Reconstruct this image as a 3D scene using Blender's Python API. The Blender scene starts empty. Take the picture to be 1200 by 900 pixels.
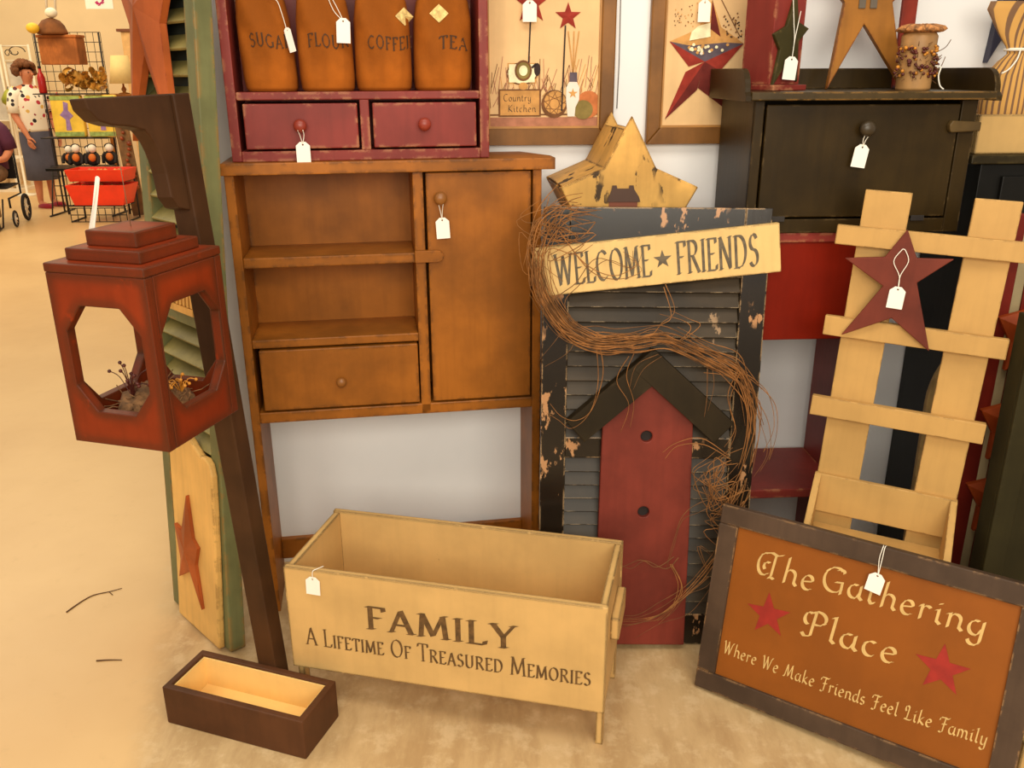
import bpy, bmesh, math, random
from mathutils import Vector, Matrix
random.seed(7)
S = bpy.context.scene
COL = S.collection
PI = math.pi

# ------------------------------------------------------------------ camera, world, lights, exposure
F, PITCH, ROLL, EYE = 1022.2, .34368, .00391, Vector((0, 0, 1.55))
fw = Vector((0, math.cos(PITCH), -math.sin(PITCH)))
rt0 = Vector((1, 0, 0)); dn0 = fw.cross(rt0)
RT = math.cos(ROLL)*rt0 + math.sin(ROLL)*dn0
DN = -math.sin(ROLL)*rt0 + math.cos(ROLL)*dn0
cd = bpy.data.cameras.new('camera'); cam = bpy.data.objects.new('camera', cd); COL.objects.link(cam)
cd.sensor_width = 36; cd.lens = 36*F/1200; cd.clip_start = .02; cd.clip_end = 100
cam.matrix_world = Matrix(((RT.x, -DN.x, -fw.x, EYE.x), (RT.y, -DN.y, -fw.y, EYE.y), (RT.z, -DN.z, -fw.z, EYE.z), (0, 0, 0, 1)))
S.camera = cam

def srgb(r, g, b):
    f = lambda c: (c/255/12.92) if c/255 <= .04045 else ((c/255+.055)/1.055)**2.4
    return (f(r), f(g), f(b), 1)

W = bpy.data.worlds.new('world'); S.world = W; W.use_nodes = True
W.node_tree.nodes['Background'].inputs[0].default_value = (1, .92, .82, 1)
W.node_tree.nodes['Background'].inputs[1].default_value = .50

def area(name, loc, target, sx, sy, power, col):
    l = bpy.data.lights.new(name, 'AREA'); l.shape = 'RECTANGLE'; l.size = sx; l.size_y = sy; l.energy = power; l.color = col
    o = bpy.data.objects.new(name, l); COL.objects.link(o); o.location = loc
    o.rotation_euler = (Vector(target)-Vector(loc)).to_track_quat('-Z', 'Y').to_euler()
    return o
WARM = (1, .80, .52)
area('ceiling_light_display', (.3, .7, 3.5), (.3, 1.8, 0), 2.2, 1.0, 44, (1, .92, .78))
area('ceiling_light_aisle', (-3.2, 2.2, 3.6), (-3.0, 2.6, 0), 2.4, 2.4, 58, (1, .86, .64))
area('ceiling_light_store', (-5.5, 7.0, 3.8), (-5.5, 7.5, 0), 3.5, 3.5, 175, WARM)
area('ceiling_light_rear', (-6.0, 11.2, 3.9), (-6.0, 12.2, .8), 4, 2.5, 105, WARM)
area('fill_light_behind', (.35, -1.3, 2.15), (.3, 2.3, .6), 2.8, 1.6, 106, (1, .93, .78))  # added fill panel behind the camera to brighten low shaded areas, not a store lamp
VS = S.view_settings
VS.view_transform = 'Standard'; VS.look = 'None'; VS.gamma = 1; VS.use_curve_mapping = False; VS.exposure = 0.0

# ------------------------------------------------------------------ materials
def lin(c, k): return (min(c[0]*k, 1), min(c[1]*k, 1), min(c[2]*k, 1), 1)

class NT:
    def __init__(s, name):
        s.m = bpy.data.materials.new(name); s.m.use_nodes = True; s.t = s.m.node_tree
        s.b = s.t.nodes['Principled BSDF']
    def n(s, typ, **kw):
        o = s.t.nodes.new(typ)
        for k, v in kw.items():
            if k.startswith('_'): setattr(o, k[1:], v)
            else: o.inputs[k.replace('__', ' ')].default_value = v
        return o
    def l(s, a, b): s.t.links.new(a, b)
    def math(s, op, a, b=None, clamp=False):  # a or b may be numbers
        o = s.t.nodes.new('ShaderNodeMath'); o.operation = op; o.use_clamp = clamp
        for i, x in enumerate((a, b)):
            if x is None: continue
            if isinstance(x, (int, float)): o.inputs[i].default_value = x
            else: s.l(x, o.inputs[i])
        return o.outputs[0]
    def mix(s, fac, a, b, blend='MIX'):
        o = s.t.nodes.new('ShaderNodeMix'); o.data_type = 'RGBA'; o.blend_type = blend
        for sock, x in ((o.inputs[0], fac), (o.inputs[6], a), (o.inputs[7], b)):
            if isinstance(x, (int, float, tuple)): sock.default_value = x
            else: s.l(x, sock)
        return o.outputs[2]
    def ramp(s, x, lo, hi):
        o = s.t.nodes.new('ShaderNodeMapRange'); o.interpolation_type = 'SMOOTHSTEP'; o.clamp = True
        s.l(x, o.inputs[0]); o.inputs[1].default_value = lo; o.inputs[2].default_value = hi
        return o.outputs[0]
    def noise(s, scale, detail=4, stretch=None, rough=.55, off=0, coord='Object'):
        tc = s.t.nodes.new('ShaderNodeTexCoord'); v = tc.outputs[coord]
        mp = s.t.nodes.new('ShaderNodeMapping'); s.l(v, mp.inputs[0])
        mp.inputs[1].default_value = (off, off*.7, off*1.3)
        if stretch: mp.inputs[3].default_value = stretch
        t = s.t.nodes.new('ShaderNodeTexNoise'); s.l(mp.outputs[0], t.inputs[0])
        t.inputs['Scale'].default_value = scale; t.inputs['Detail'].default_value = detail; t.inputs['Roughness'].default_value = rough
        return t.outputs[0]

MATS = {}
def paint(name, base, wear=None, edge=.7, radius=.006, rough=.5, var=.28, grain=.26, gdir=(30, 30, 2.5), chips=None, chip_at=.66, spec=.22, bump=.15, chip_scale=9):
    if name in MATS: return MATS[name]
    t = NT(name); c = srgb(*base)
    n1 = t.noise(5, 5, off=len(name))
    col = t.mix(t.ramp(n1, .3, .7), lin(c, 1-var), lin(c, 1+var))
    g = t.noise(1.6, 5, stretch=gdir)
    col = t.mix(t.math('MULTIPLY', t.ramp(g, .4, .75), grain), col, lin(c, .55))
    if chips:
        n3 = t.noise(chip_scale, 6, stretch=(1, 1, .45), rough=.62, off=3.3)
        n5 = t.noise(chip_scale*.3, 3, off=8.1)
        col = t.mix(t.math('MULTIPLY', t.ramp(n3, chip_at, chip_at+.03), t.ramp(n5, .44, .52)), col, srgb(*chips))
    if wear:
        bv = t.t.nodes.new('ShaderNodeBevel'); bv.samples = 4; bv.inputs[0].default_value = radius*2.6
        ge = t.t.nodes.new('ShaderNodeNewGeometry')
        d = t.t.nodes.new('ShaderNodeVectorMath'); d.operation = 'DOT_PRODUCT'
        t.l(bv.outputs[0], d.inputs[0]); t.l(ge.outputs['Normal'], d.inputs[1])
        m = t.ramp(t.math('SUBTRACT', 1.0, d.outputs['Value']), .004, .085)
        n4 = t.noise(22, 5, rough=.7, off=1.7)
        m = t.math('MULTIPLY', m, t.ramp(n4, .62-.25*edge, .72-.25*edge))
        m = t.math('MULTIPLY', m, min(1, edge*1.3), clamp=True)
        col = t.mix(m, col, srgb(*wear))
    t.l(col, t.b.inputs['Base Color'])
    t.b.inputs['Roughness'].default_value = rough; t.b.inputs['Specular IOR Level'].default_value = spec
    if bump:
        bp = t.n('ShaderNodeBump', Strength=bump, Distance=.002); t.l(g, bp.inputs['Height']); t.l(bp.outputs[0], t.b.inputs['Normal'])
    MATS[name] = t.m
    return t.m

def flat(name, base, rough=.55, var=.1, scale=12, metal=0, spec=.4, bump=0):
    if name in MATS: return MATS[name]
    t = NT(name); c = srgb(*base)
    n1 = t.noise(scale, 4)
    col = t.mix(t.ramp(n1, .3, .7), lin(c, 1-var), lin(c, 1+var))
    t.l(col, t.b.inputs['Base Color'])
    t.b.inputs['Roughness'].default_value = rough; t.b.inputs['Metallic'].default_value = metal; t.b.inputs['Specular IOR Level'].default_value = spec
    if bump:
        bp = t.n('ShaderNodeBump', Strength=bump, Distance=.004); t.l(n1, bp.inputs['Height']); t.l(bp.outputs[0], t.b.inputs['Normal'])
    MATS[name] = t.m
    return t.m

mustard = paint('mustard brown paint', (150, 88, 26), (66, 42, 22), edge=.62, radius=.007, rough=.42)
barnred = paint('barn red paint', (128, 48, 40), (196, 140, 96), edge=.55, radius=.006, rough=.42, var=.16)
dullred = paint('dull red paint', (112, 44, 32), (60, 30, 24), edge=.3, rough=.55)
lanternred = paint('rust red lantern paint', (130, 46, 16), (72, 38, 20), edge=1.3, radius=.015, rough=.38, var=.22)
cream = paint('antiqued cream paint', (206, 166, 104), (44, 30, 16), edge=1.1, radius=.0036, rough=.5, var=.1, grain=.1, chips=(70, 48, 26), chip_at=.70, chip_scale=26)
creamin = paint('cream paint inside', (238, 198, 122), rough=.5, var=.08, grain=.06, chips=(96, 60, 30), chip_at=.68, chip_scale=14)
picketcream = paint('picket cream paint', (190, 148, 86), (92, 66, 36), edge=.6, radius=.002, rough=.5, var=.1, grain=.14)
yellowstar = paint('mustard yellow paint', (220, 168, 88), (70, 48, 26), edge=.8, radius=.003, rough=.5, grain=.4, chips=(66, 48, 28), chip_at=.57, chip_scale=24)
planterbrown = paint('reddish walnut stain', (84, 50, 28), (52, 34, 22), edge=.3, rough=.5)
darkbrown = paint('dark walnut stain', (68, 42, 22), (44, 30, 20), edge=.3, rough=.5)
blackgreen = paint('black green rubbed paint', (50, 36, 12), (120, 96, 60), edge=.45, radius=.003, rough=.42, var=.3, grain=.3, spec=.16)
framebrown = paint('weathered brown frame', (76, 58, 44), (176, 132, 84), edge=.55, radius=.003, rough=.5)
picframe = paint('golden brown frame', (128, 84, 36), (86, 58, 30), edge=.3, rough=.4, var=.3)
signpanel = paint('caramel sign panel', (138, 76, 20), rough=.55, var=.1, grain=.06)
blackshutter = paint('peeling black gloss paint', (32, 24, 16), (206, 168, 122), edge=.7, radius=.0022, rough=.24, var=.3, grain=.25, chips=(178, 130, 88), chip_at=.565, spec=.42, chip_scale=22)
slatblack = paint('black slat paint', (56, 44, 28), (214, 186, 146), edge=.55, radius=.0012, rough=.42, var=.4, grain=.4, gdir=(2.5, 30, 30), spec=.26, chips=(150, 120, 88), chip_at=.66, chip_scale=22)
greenpaint = paint('faded green paint', (112, 112, 72), (156, 112, 54), edge=.65, radius=.007, rough=.42, var=.25, grain=.25)
rustorange = paint('rust orange paint', (166, 82, 36), (120, 44, 26), edge=.5, radius=.0025, rough=.45)
stencil = flat('stencil brown paint', (98, 70, 36), .7, .35, 60)
stencilgrey = flat('stencil grey paint', (96, 84, 66), .7, .3, 50)
paleletter = flat('pale cream lettering', (208, 170, 104), .7, .08, 40)
signred = flat('red star paint', (150, 36, 24), .6, .15, 30)
tagwhite = flat('white tag card', (250, 240, 226), .6, .02)
stringwhite = flat('white string', (238, 230, 214), .8, .03)
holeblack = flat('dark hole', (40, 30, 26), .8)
blackpaint = paint('plain black paint', (22, 20, 16), (52, 44, 34), edge=.3, rough=.4)
olive = paint('dark olive paint', (46, 40, 18), (66, 56, 28), edge=.3, rough=.6, spec=.2)
ladderred = paint('ladder red paint', (112, 30, 18), (60, 20, 14), edge=.3, rough=.5)
orangered = paint('orange red paint', (160, 66, 22), (110, 40, 18), edge=.3, rough=.5)
knobred = flat('red knob paint', (140, 52, 36), .35, .1)
knobbrown = flat('brown knob paint', (138, 86, 36), .35, .15)
knobdark = flat('dark knob paint', (60, 48, 32), .35, .15)
iron = flat('dark iron wire', (50, 44, 40), .5, .1, metal=.3)
vine = flat('dry grapevine', (144, 94, 46), .75, .35, 30)
vinedark = flat('dry grapevine dark', (112, 74, 38), .75, .35, 30)
moss = flat('dried moss', (120, 84, 50), .9, .45, 60, bump=.5)
berry = flat('ochre berries', (196, 128, 40), .4, .25, 20)
burgundy = flat('burgundy berries', (86, 34, 26), .4, .25, 20)
greyslate = flat('slate grey paint', (96, 84, 70), .6)

def floor_mat():
    t = NT('concrete floor')
    geo = t.t.nodes.new('ShaderNodeNewGeometry'); sp = t.t.nodes.new('ShaderNodeSeparateXYZ'); t.l(geo.outputs['Position'], sp.inputs[0])
    big = t.noise(.8, 5, coord='Object'); fine = t.noise(14, 6, rough=.7, coord='Object')
    streak = t.noise(6, 7, stretch=(1, .3, 1), rough=.68, off=5)
    # edge of the sealed aisle: a line from (-1.12,2.40) to (-.91,1.64)
    e = t.math('ADD', t.math('ADD', sp.outputs[0], t.math('MULTIPLY', sp.outputs[1], .27)), .47)
    e = t.math('ADD', e, t.math('MULTIPLY', t.math('SUBTRACT', fine, .5), .10))
    zone = t.math('MULTIPLY', t.ramp(e, -.03, .09), t.ramp(sp.outputs[1], 3.4, 2.9))
    sealed = t.mix(t.ramp(big, .3, .7), srgb(206, 166, 110), srgb(222, 184, 126))
    sealed = t.mix(t.math('MULTIPLY', t.ramp(fine, .56, .74), .12), sealed, srgb(160, 126, 86))
    raw = t.mix(t.ramp(streak, .38, .62), srgb(178, 144, 98), srgb(202, 170, 122))
    raw = t.mix(t.math('MULTIPLY', t.ramp(fine, .48, .64), .38), raw, srgb(226, 200, 156))
    col = t.mix(zone, sealed, raw)
    t.l(col, t.b.inputs['Base Color'])
    t.l(t.math('ADD', t.math('MULTIPLY', zone, .2), t.math('ADD', .3, t.math('MULTIPLY', fine, .12))), t.b.inputs['Roughness'])
    bp = t.n('ShaderNodeBump', Strength=.12, Distance=.004); t.l(streak, bp.inputs['Height']); t.l(bp.outputs[0], t.b.inputs['Normal'])
    return t.m
floorM = floor_mat()
wallM = flat('white painted wall', (238, 236, 234), .7, .025, 3)
farM = flat('cream far wall', (232, 206, 160), .8, .03, 2)

# ------------------------------------------------------------------ helpers
def frame(x, y, yaw=0, lean=0, z=0, roll=0):
    return Matrix.Translation((x, y, z)) @ Matrix.Rotation(yaw, 4, 'Z') @ Matrix.Rotation(-lean, 4, 'X') @ Matrix.Rotation(-roll, 4, 'Y')

def ray_y(px, py, y):
    """World point at depth y seen in that direction: used to survey the far store."""
    d = RT*((px-600)/F) + DN*((py-450)/F) + fw
    return EYE + d*(y/d.y)

def thing(name, label, cat, mat=None, group=None):
    o = bpy.data.objects.new(name, None); COL.objects.link(o)
    o.empty_display_size = .05
    if mat is not None: o.matrix_world = mat
    o['label'] = label; o['category'] = cat
    if group: o['group'] = group
    return o
def tag(o, label, cat, group=None):
    o['label'] = label; o['category'] = cat
    if group: o['group'] = group
    return o

def obj(name, bm, mats, parent=None, mat=None, bevel=0, smooth=False, label=None, seg=2):
    me = bpy.data.meshes.new(name)
    bmesh.ops.recalc_face_normals(bm, faces=bm.faces[:])
    bm.to_mesh(me); bm.free()
    for m in (mats if isinstance(mats, (list, tuple)) else [mats]): me.materials.append(m)
    o = bpy.data.objects.new(name, me); COL.objects.link(o)
    if parent is not None: o.parent = parent
    if mat is not None: o.matrix_local = mat
    if smooth:
        for p in me.polygons: p.use_smooth = True
    if bevel:
        md = o.modifiers.new('bevel', 'BEVEL'); md.width = bevel; md.segments = seg; md.limit_method = 'ANGLE'; md.angle_limit = .6
    if label: o['label'] = label
    return o

def BM(): return bmesh.new()

def box(bm, x0, x1, y0, y1, z0, z1, M=None, mi=0):
    vs = [bm.verts.new((M @ Vector(p)) if M else p) for p in ((x0, y0, z0), (x1, y0, z0), (x1, y1, z0), (x0, y1, z0), (x0, y0, z1), (x1, y0, z1), (x1, y1, z1), (x0, y1, z1))]
    for f in ((0, 1, 2, 3), (4, 7, 6, 5), (0, 4, 5, 1), (1, 5, 6, 2), (2, 6, 7, 3), (3, 7, 4, 0)):
        bm.faces.new([vs[i] for i in f]).material_index = mi
    return bm

def plate(bm, outer, y0, y1, holes=(), M=None, mi=0, axis='Y'):
    """A flat board: outline (x,z) with optional holes, from y0 to y1."""
    def P(p, y):
        v = Vector((p[0], y, p[1])) if axis == 'Y' else Vector((y, p[0], p[1])) if axis == 'X' else Vector((p[0], p[1], y))
        return M @ v if M else v
    tmp = bmesh.new(); loops = []
    for lp in [outer]+list(holes):
        vs = [tmp.verts.new((p[0], p[1], 0)) for p in lp]; loops.append(vs)
        for i in range(len(vs)): tmp.edges.new((vs[i], vs[(i+1) % len(vs)]))
    bmesh.ops.triangle_fill(tmp, edges=tmp.edges[:], use_beauty=True)
    tmp.verts.index_update()
    A = [bm.verts.new(P((v.co.x, v.co.y), y0)) for v in tmp.verts]
    B = [bm.verts.new(P((v.co.x, v.co.y), y1)) for v in tmp.verts]
    for f in tmp.faces:
        bm.faces.new([A[v.index] for v in f.verts]).material_index = mi
        bm.faces.new([B[v.index] for v in reversed(f.verts)]).material_index = mi
    for vs in loops:
        for i in range(len(vs)):
            a, b = vs[i].index, vs[(i+1) % len(vs)].index
            bm.faces.new((A[a], A[b], B[b], B[a])).material_index = mi
    tmp.free()
    bmesh.ops.dissolve_limit(bm, angle_limit=.001, verts=bm.verts[:], edges=bm.edges[:])
    return bm

def tube(bm, pts, r, n=6, mi=0, caps=True, closed=False):
    pts = [Vector(p) for p in pts]; rings = []
    up = Vector((0, 0, 1)); prev = None
    for i, p in enumerate(pts):
        if closed: d = (pts[(i+1) % len(pts)]-pts[i-1])
        else: d = (pts[min(i+1, len(pts)-1)]-pts[max(i-1, 0)])
        if d.length < 1e-9: d = Vector((0, 0, 1))
        d.normalize()
        if prev is None:
            a = up if abs(d.dot(up)) < .9 else Vector((1, 0, 0)); u = d.cross(a).normalized()
        else: u = (prev-d*prev.dot(d)); u = u.normalized() if u.length > 1e-6 else d.orthogonal().normalized()
        prev = u; v = d.cross(u); rr = r(i/(len(pts)-1)) if callable(r) else r
        rings.append([bm.verts.new(p+(u*math.cos(2*PI*k/n)+v*math.sin(2*PI*k/n))*rr) for k in range(n)])
    m = len(rings)
    for i in range(m if closed else m-1):
        a, b = rings[i], rings[(i+1) % m]
        for k in range(n):
            f = bm.faces.new((a[k], a[(k+1) % n], b[(k+1) % n], b[k])); f.material_index = mi; f.smooth = True
    if caps and not closed:
        bm.faces.new(list(reversed(rings[0]))).material_index = mi; bm.faces.new(rings[-1]).material_index = mi
    return bm

def lathe(bm, prof, n=20, axis='Z', c=(0, 0, 0), mi=0, sx=1, sy=1):
    """profile of (radius, height) about an axis through c; axis '-Y' sticks out of a front face."""
    c = Vector(c); rings = []
    for r, h in prof:
        ring = []
        for k in range(n):
            a = 2*PI*k/n; x, y = r*math.cos(a)*sx, r*math.sin(a)*sy
            v = Vector((x, y, h)) if axis == 'Z' else Vector((x, -h, y)) if axis == '-Y' else Vector((h, x, y))
            ring.append(bm.verts.new(c+v))
        rings.append(ring)
    for a, b in zip(rings, rings[1:]):
        for k in range(n):
            f = bm.faces.new((a[k], a[(k+1) % n], b[(k+1) % n], b[k])); f.material_index = mi; f.smooth = True
    for ring, rv in ((rings[0], True), (rings[-1], False)):
        bm.faces.new(list(reversed(ring)) if rv else ring).material_index = mi
    return bm

def ball(bm, c, r, mi=0, sub=2, s=(1, 1, 1)):
    g = bmesh.ops.create_icosphere(bm, subdivisions=sub, radius=1)
    for v in g['verts']:
        v.co = Vector((v.co.x*r*s[0], v.co.y*r*s[1], v.co.z*r*s[2]))+Vector(c)
    for f in {f for v in g['verts'] for f in v.link_faces}: f.material_index = mi; f.smooth = True
    return g['verts']

def loft(bm, secs, n=24, mi=0, power=2.0):
    """sections (cx, cy, z, rx, ry) of superellipses."""
    rings = []
    for cx, cy, z, rx, ry in secs:
        ring = []
        for k in range(n):
            a = 2*PI*k/n; ca, sa = math.cos(a), math.sin(a)
            ring.append(bm.verts.new((cx+rx*math.copysign(abs(ca)**(2/power), ca), cy+ry*math.copysign(abs(sa)**(2/power), sa), z)))
        rings.append(ring)
    for a, b in zip(rings, rings[1:]):
        for k in range(n):
            f = bm.faces.new((a[k], a[(k+1) % n], b[(k+1) % n], b[k])); f.smooth = True; f.material_index = mi
    bm.faces.new(list(reversed(rings[0]))).material_index = mi; bm.faces.new(rings[-1]).material_index = mi
    return bm

def star_pts(cx, cz, R, r=None, rot=0, sx=1, sz=1):
    r = r or R*.4
    return [(cx+sx*(R if k % 2 == 0 else r)*math.sin(rot+k*PI/5), cz+sz*(R if k % 2 == 0 else r)*math.cos(rot+k*PI/5)) for k in range(10)]

def relief_star(bm, cx, cz, R, y_back, thick, relief, r=None, sx=1, sz=1, rot=0, mi=0):
    """a star with a raised centre, facing -Y, its back at y_back."""
    pts = star_pts(cx, cz, R, r, rot, sx, sz)
    back = [bm.verts.new((x, y_back, z)) for x, z in pts]; fr = [bm.verts.new((x, y_back-thick, z)) for x, z in pts]
    c = bm.verts.new((cx, y_back-thick-relief, cz)); cb = bm.verts.new((cx, y_back, cz))
    for i in range(10):
        j = (i+1) % 10
        for f in ((fr[i], fr[j], c), (back[j], back[i], cb), (back[i], back[j], fr[j], fr[i])): bm.faces.new(f).material_index = mi
    return bm

def smooth_path(pts, k=8):
    P = [Vector(p) for p in pts]; out = []
    for i in range(len(P)-1):
        p0, p1, p2, p3 = P[max(i-1, 0)], P[i], P[i+1], P[min(i+2, len(P)-1)]
        for j in range(k):
            t = j/k
            out.append(.5*((2*p1)+(p2-p0)*t+(2*p0-5*p1+4*p2-p3)*t*t+(3*p1-p0-3*p2+p3)*t**3))
    out.append(P[-1]); return out

# ------------------------------------------------------------------ lettering (strokes of a broad pen)
def arc(cx, cy, rx, ry, a0, a1, n=14):
    return [(cx+rx*math.cos(math.radians(a0+(a1-a0)*i/n)), cy+ry*math.sin(math.radians(a0+(a1-a0)*i/n))) for i in range(n+1)]
def sf(x, y, w=.1): return [(x-w, y), (x+w, y)]
ROMAN = {
 'A': (.72, [[(.06, 0), (.36, 1)], [(.36, 1), (.66, 0)], [(.17, .34), (.55, .34)], sf(.06, 0, .08), sf(.66, 0)]),
 'C': (.72, [arc(.40, .5, .34, .48, 48, 312)]),
 'D': (.78, [[(.13, 0), (.13, 1)], [(.02, 1), (.3, 1)]+arc(.3, .5, .38, .5, 90, -90)+[(.02, 0)]]),
 'E': (.60, [[(.13, 0), (.13, 1)], [(.02, 1), (.52, 1), (.53, .85)], [(.13, .52), (.42, .52)], [(.02, 0), (.53, 0), (.56, .17)]]),
 'F': (.56, [[(.13, 0), (.13, 1)], [(.02, 1), (.52, 1), (.53, .84)], [(.13, .52), (.42, .52)], sf(.13, 0)]),
 'G': (.80, [arc(.40, .5, .34, .48, 48, 330), [(.68, .05), (.68, .42)], sf(.66, .42)]),
 'I': (.26, [[(.13, 0), (.13, 1)], sf(.13, 0), sf(.13, 1)]),
 'L': (.56, [[(.13, 0), (.13, 1)], sf(.13, 1), [(.02, 0), (.5, 0), (.53, .18)]]),
 'M': (.94, [[(.10, 0), (.16, 1)], [(.16, 1), (.46, .06)], [(.46, .06), (.76, 1)], [(.76, 1), (.84, 0)], sf(.10, 0, .08), sf(.84, 0), sf(.12, 1, .07), sf(.8, 1, .07)]),
 'N': (.80, [[(.12, 0), (.12, 1)], [(.12, 1), (.66, 0)], [(.66, 0), (.66, 1)], sf(.12, 0, .09), sf(.66, 1, .09), sf(.1, 1, .06)]),
 'O': (.80, [arc(.40, .5, .33, .5, 0, 360, 24)]),
 'R': (.72, [[(.13, 0), (.13, 1)], [(.02, 1), (.3, 1)]+arc(.3, .76, .25, .24, 90, -90)+[(.13, .52)], [(.32, .52), (.66, 0)], sf(.13, 0), sf(.67, 0, .06)]),
 'S': (.56, [arc(.28, .76, .19, .24, 25, 250)+arc(.28, .26, .22, .26, 80, -150)]),
 'T': (.66, [[(.33, 0), (.33, 1)], [(.02, .82), (.04, 1), (.62, 1), (.64, .82)], sf(.33, 0)]),
 'U': (.78, [[(.13, 1), (.13, .3)]+arc(.38, .3, .25, .3, 180, 360)+[(.63, 1)], sf(.13, 1), sf(.63, 1, .09)]),
 'W': (1.08, [[(.08, 1), (.30, 0)], [(.30, 0), (.53, .95)], [(.53, .95), (.76, 0)], [(.76, 0), (1.0, 1)], sf(.08, 1), sf(1.0, 1, .08)]),
 'Y': (.72, [[(.07, 1), (.36, .46)], [(.36, .46), (.65, 1)], [(.36, .46), (.36, 0)], sf(.07, 1), sf(.65, 1, .08), sf(.36, 0)]),
}
def bowl(x=.24): return arc(x, .28, .2, .27, 70, 300)
SCRIPT = {
 'a': (.56, [bowl()+[(.43, .3)], [(.44, .56), (.43, .1), (.54, .0)]]),
 'c': (.46, [arc(.26, .28, .2, .28, 60, 310)]),
 'd': (.56, [bowl()+[(.43, .3)], [(.45, 1.0), (.43, .1), (.54, .0)]]),
 'e': (.48, [[(.09, .28), (.40, .36)]+arc(.25, .36, .16, .2, 0, 130)+arc(.26, .28, .2, .28, 160, 310)]),
 'g': (.56, [bowl()+[(.43, .3)], [(.46, .56), (.45, -.12)]+arc(.27, -.16, .18, .2, 0, -170)]),
 'h': (.58, [[(.14, 1.02), (.10, 0)], [(.11, .34)]+arc(.29, .36, .17, .2, 150, 0)+[(.45, .1), (.55, 0)]]),
 'i': (.28, [[(.03, .48), (.12, .56), (.12, .1), (.24, .0)], [(.12, .74), (.16, .80)]]),
 'k': (.54, [[(.14, 1.02), (.10, 0)], [(.42, .56), (.14, .26), (.5, 0)]]),
 'l': (.28, [[(.05, .92), (.14, 1.02), (.12, .1), (.24, .0)]]),
 'm': (.86, [[(.02, .48), (.11, .56), (.10, 0)], [(.11, .36)]+arc(.26, .36, .15, .2, 150, 0)+[(.40, 0)], [(.41, .36)]+arc(.56, .36, .15, .2, 150, 0)+[(.71, .1), (.82, 0)]]),
 'n': (.58, [[(.02, .48), (.11, .56), (.10, 0)], [(.11, .34)]+arc(.28, .36, .17, .2, 150, 0)+[(.44, .1), (.55, 0)]]),
 'o': (.50, [arc(.25, .28, .2, .28, 0, 360)]),
 'r': (.42, [[(.02, .48), (.12, .56), (.11, 0)], [(.12, .36)]+arc(.27, .38, .14, .17, 150, 40)]),
 's': (.42, [arc(.2, .42, .13, .14, 40, 250)+arc(.2, .14, .15, .14, 80, -150)]),
 't': (.36, [[(.14, .82), (.12, .12), (.2, .0), (.32, .06)], [(.0, .55), (.3, .56)]]),
 'u': (.58, [[(.03, .5), (.12, .56), (.11, .2)]+arc(.26, .18, .15, .18, 180, 330)+[(.44, .3)], [(.45, .56), (.44, .1), (.55, 0)]]),
 'y': (.54, [[(.04, .5), (.12, .56), (.12, .2)]+arc(.27, .18, .15, .18, 180, 330)+[(.44, .3)], [(.46, .56), (.44, -.1)]+arc(.27, -.14, .17, .2, 0, -160)]),
 'T': (.86, [arc(.26, .50, .25, .44, 80, 312, 18), arc(.36, .44, .13, .16, -120, -300, 8), [(.26, .94), (.44, 1.0), (.64, .93), (.86, 1.02)], [(.60, .95), (.56, .08)], [(.46, .0), (.56, .05), (.68, .0)]]),
 'G': (.86, [arc(.46, .5, .38, .5, 55, 320, 20)+[(.74, .2)], [(.5, .42), (.74, .46), (.74, -.02)], arc(.62, .86, .12, .1, 160, -20)]),
 'P': (.72, [[(.34, .96), (.3, 0), (.12, -.06), (.02, .06)], arc(.16, .66, .14, .24, 270, 60)+[(.34, 1.0)]+arc(.42, .74, .26, .26, 80, -100)+[(.32, .48)]]),
 'W': (1.02, [[(.0, .9), (.12, 1.0), (.28, .0)], [(.28, 0), (.5, .98)], [(.46, 1.0), (.64, 0)], [(.64, 0), (.84, .8), (.98, 1.02)]]),
 'M': (1.0, [[(.0, .04), (.12, .02), (.28, .98)], [(.28, .98), (.44, .1)], [(.44, .1), (.72, 1.0)], [(.72, 1.0), (.76, .1), (.92, 0)]]),
 'F': (.68, [arc(.12, .78, .12, .2, 190, 70)+[(.36, 1.0), (.56, .94), (.72, 1.04)], [(.40, .98), (.34, .06)]+arc(.2, .06, .14, .14, 0, -150), [(.2, .52), (.56, .56)]]),
 'L': (.62, [arc(.16, .8, .14, .2, 250, 40)+[(.3, .9), (.24, .1)], [(.06, .06), (.3, .02), (.56, .04), (.62, .14)]]),
 'C': (.72, [arc(.40, .5, .34, .5, 55, 315, 18)]),
 'K': (.70, [[(.16, 1.0), (.12, 0)], [(.6, 1.0), (.16, .46), (.64, 0)]]),
}
def text_strokes(s, table, sp=.1, small=.76, space=.42, slant=0):
    x = 0; out = []
    for ch in s:
        if ch == ' ': x += space; continue
        k = 1
        if table is ROMAN and ch.islower(): ch = ch.upper(); k = small
        adv, st = table[ch]
        for poly in st: out.append([(x+(px+slant*py)*k, py*k) for px, py in poly])
        x += adv*k+sp
    return out, x-sp
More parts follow.
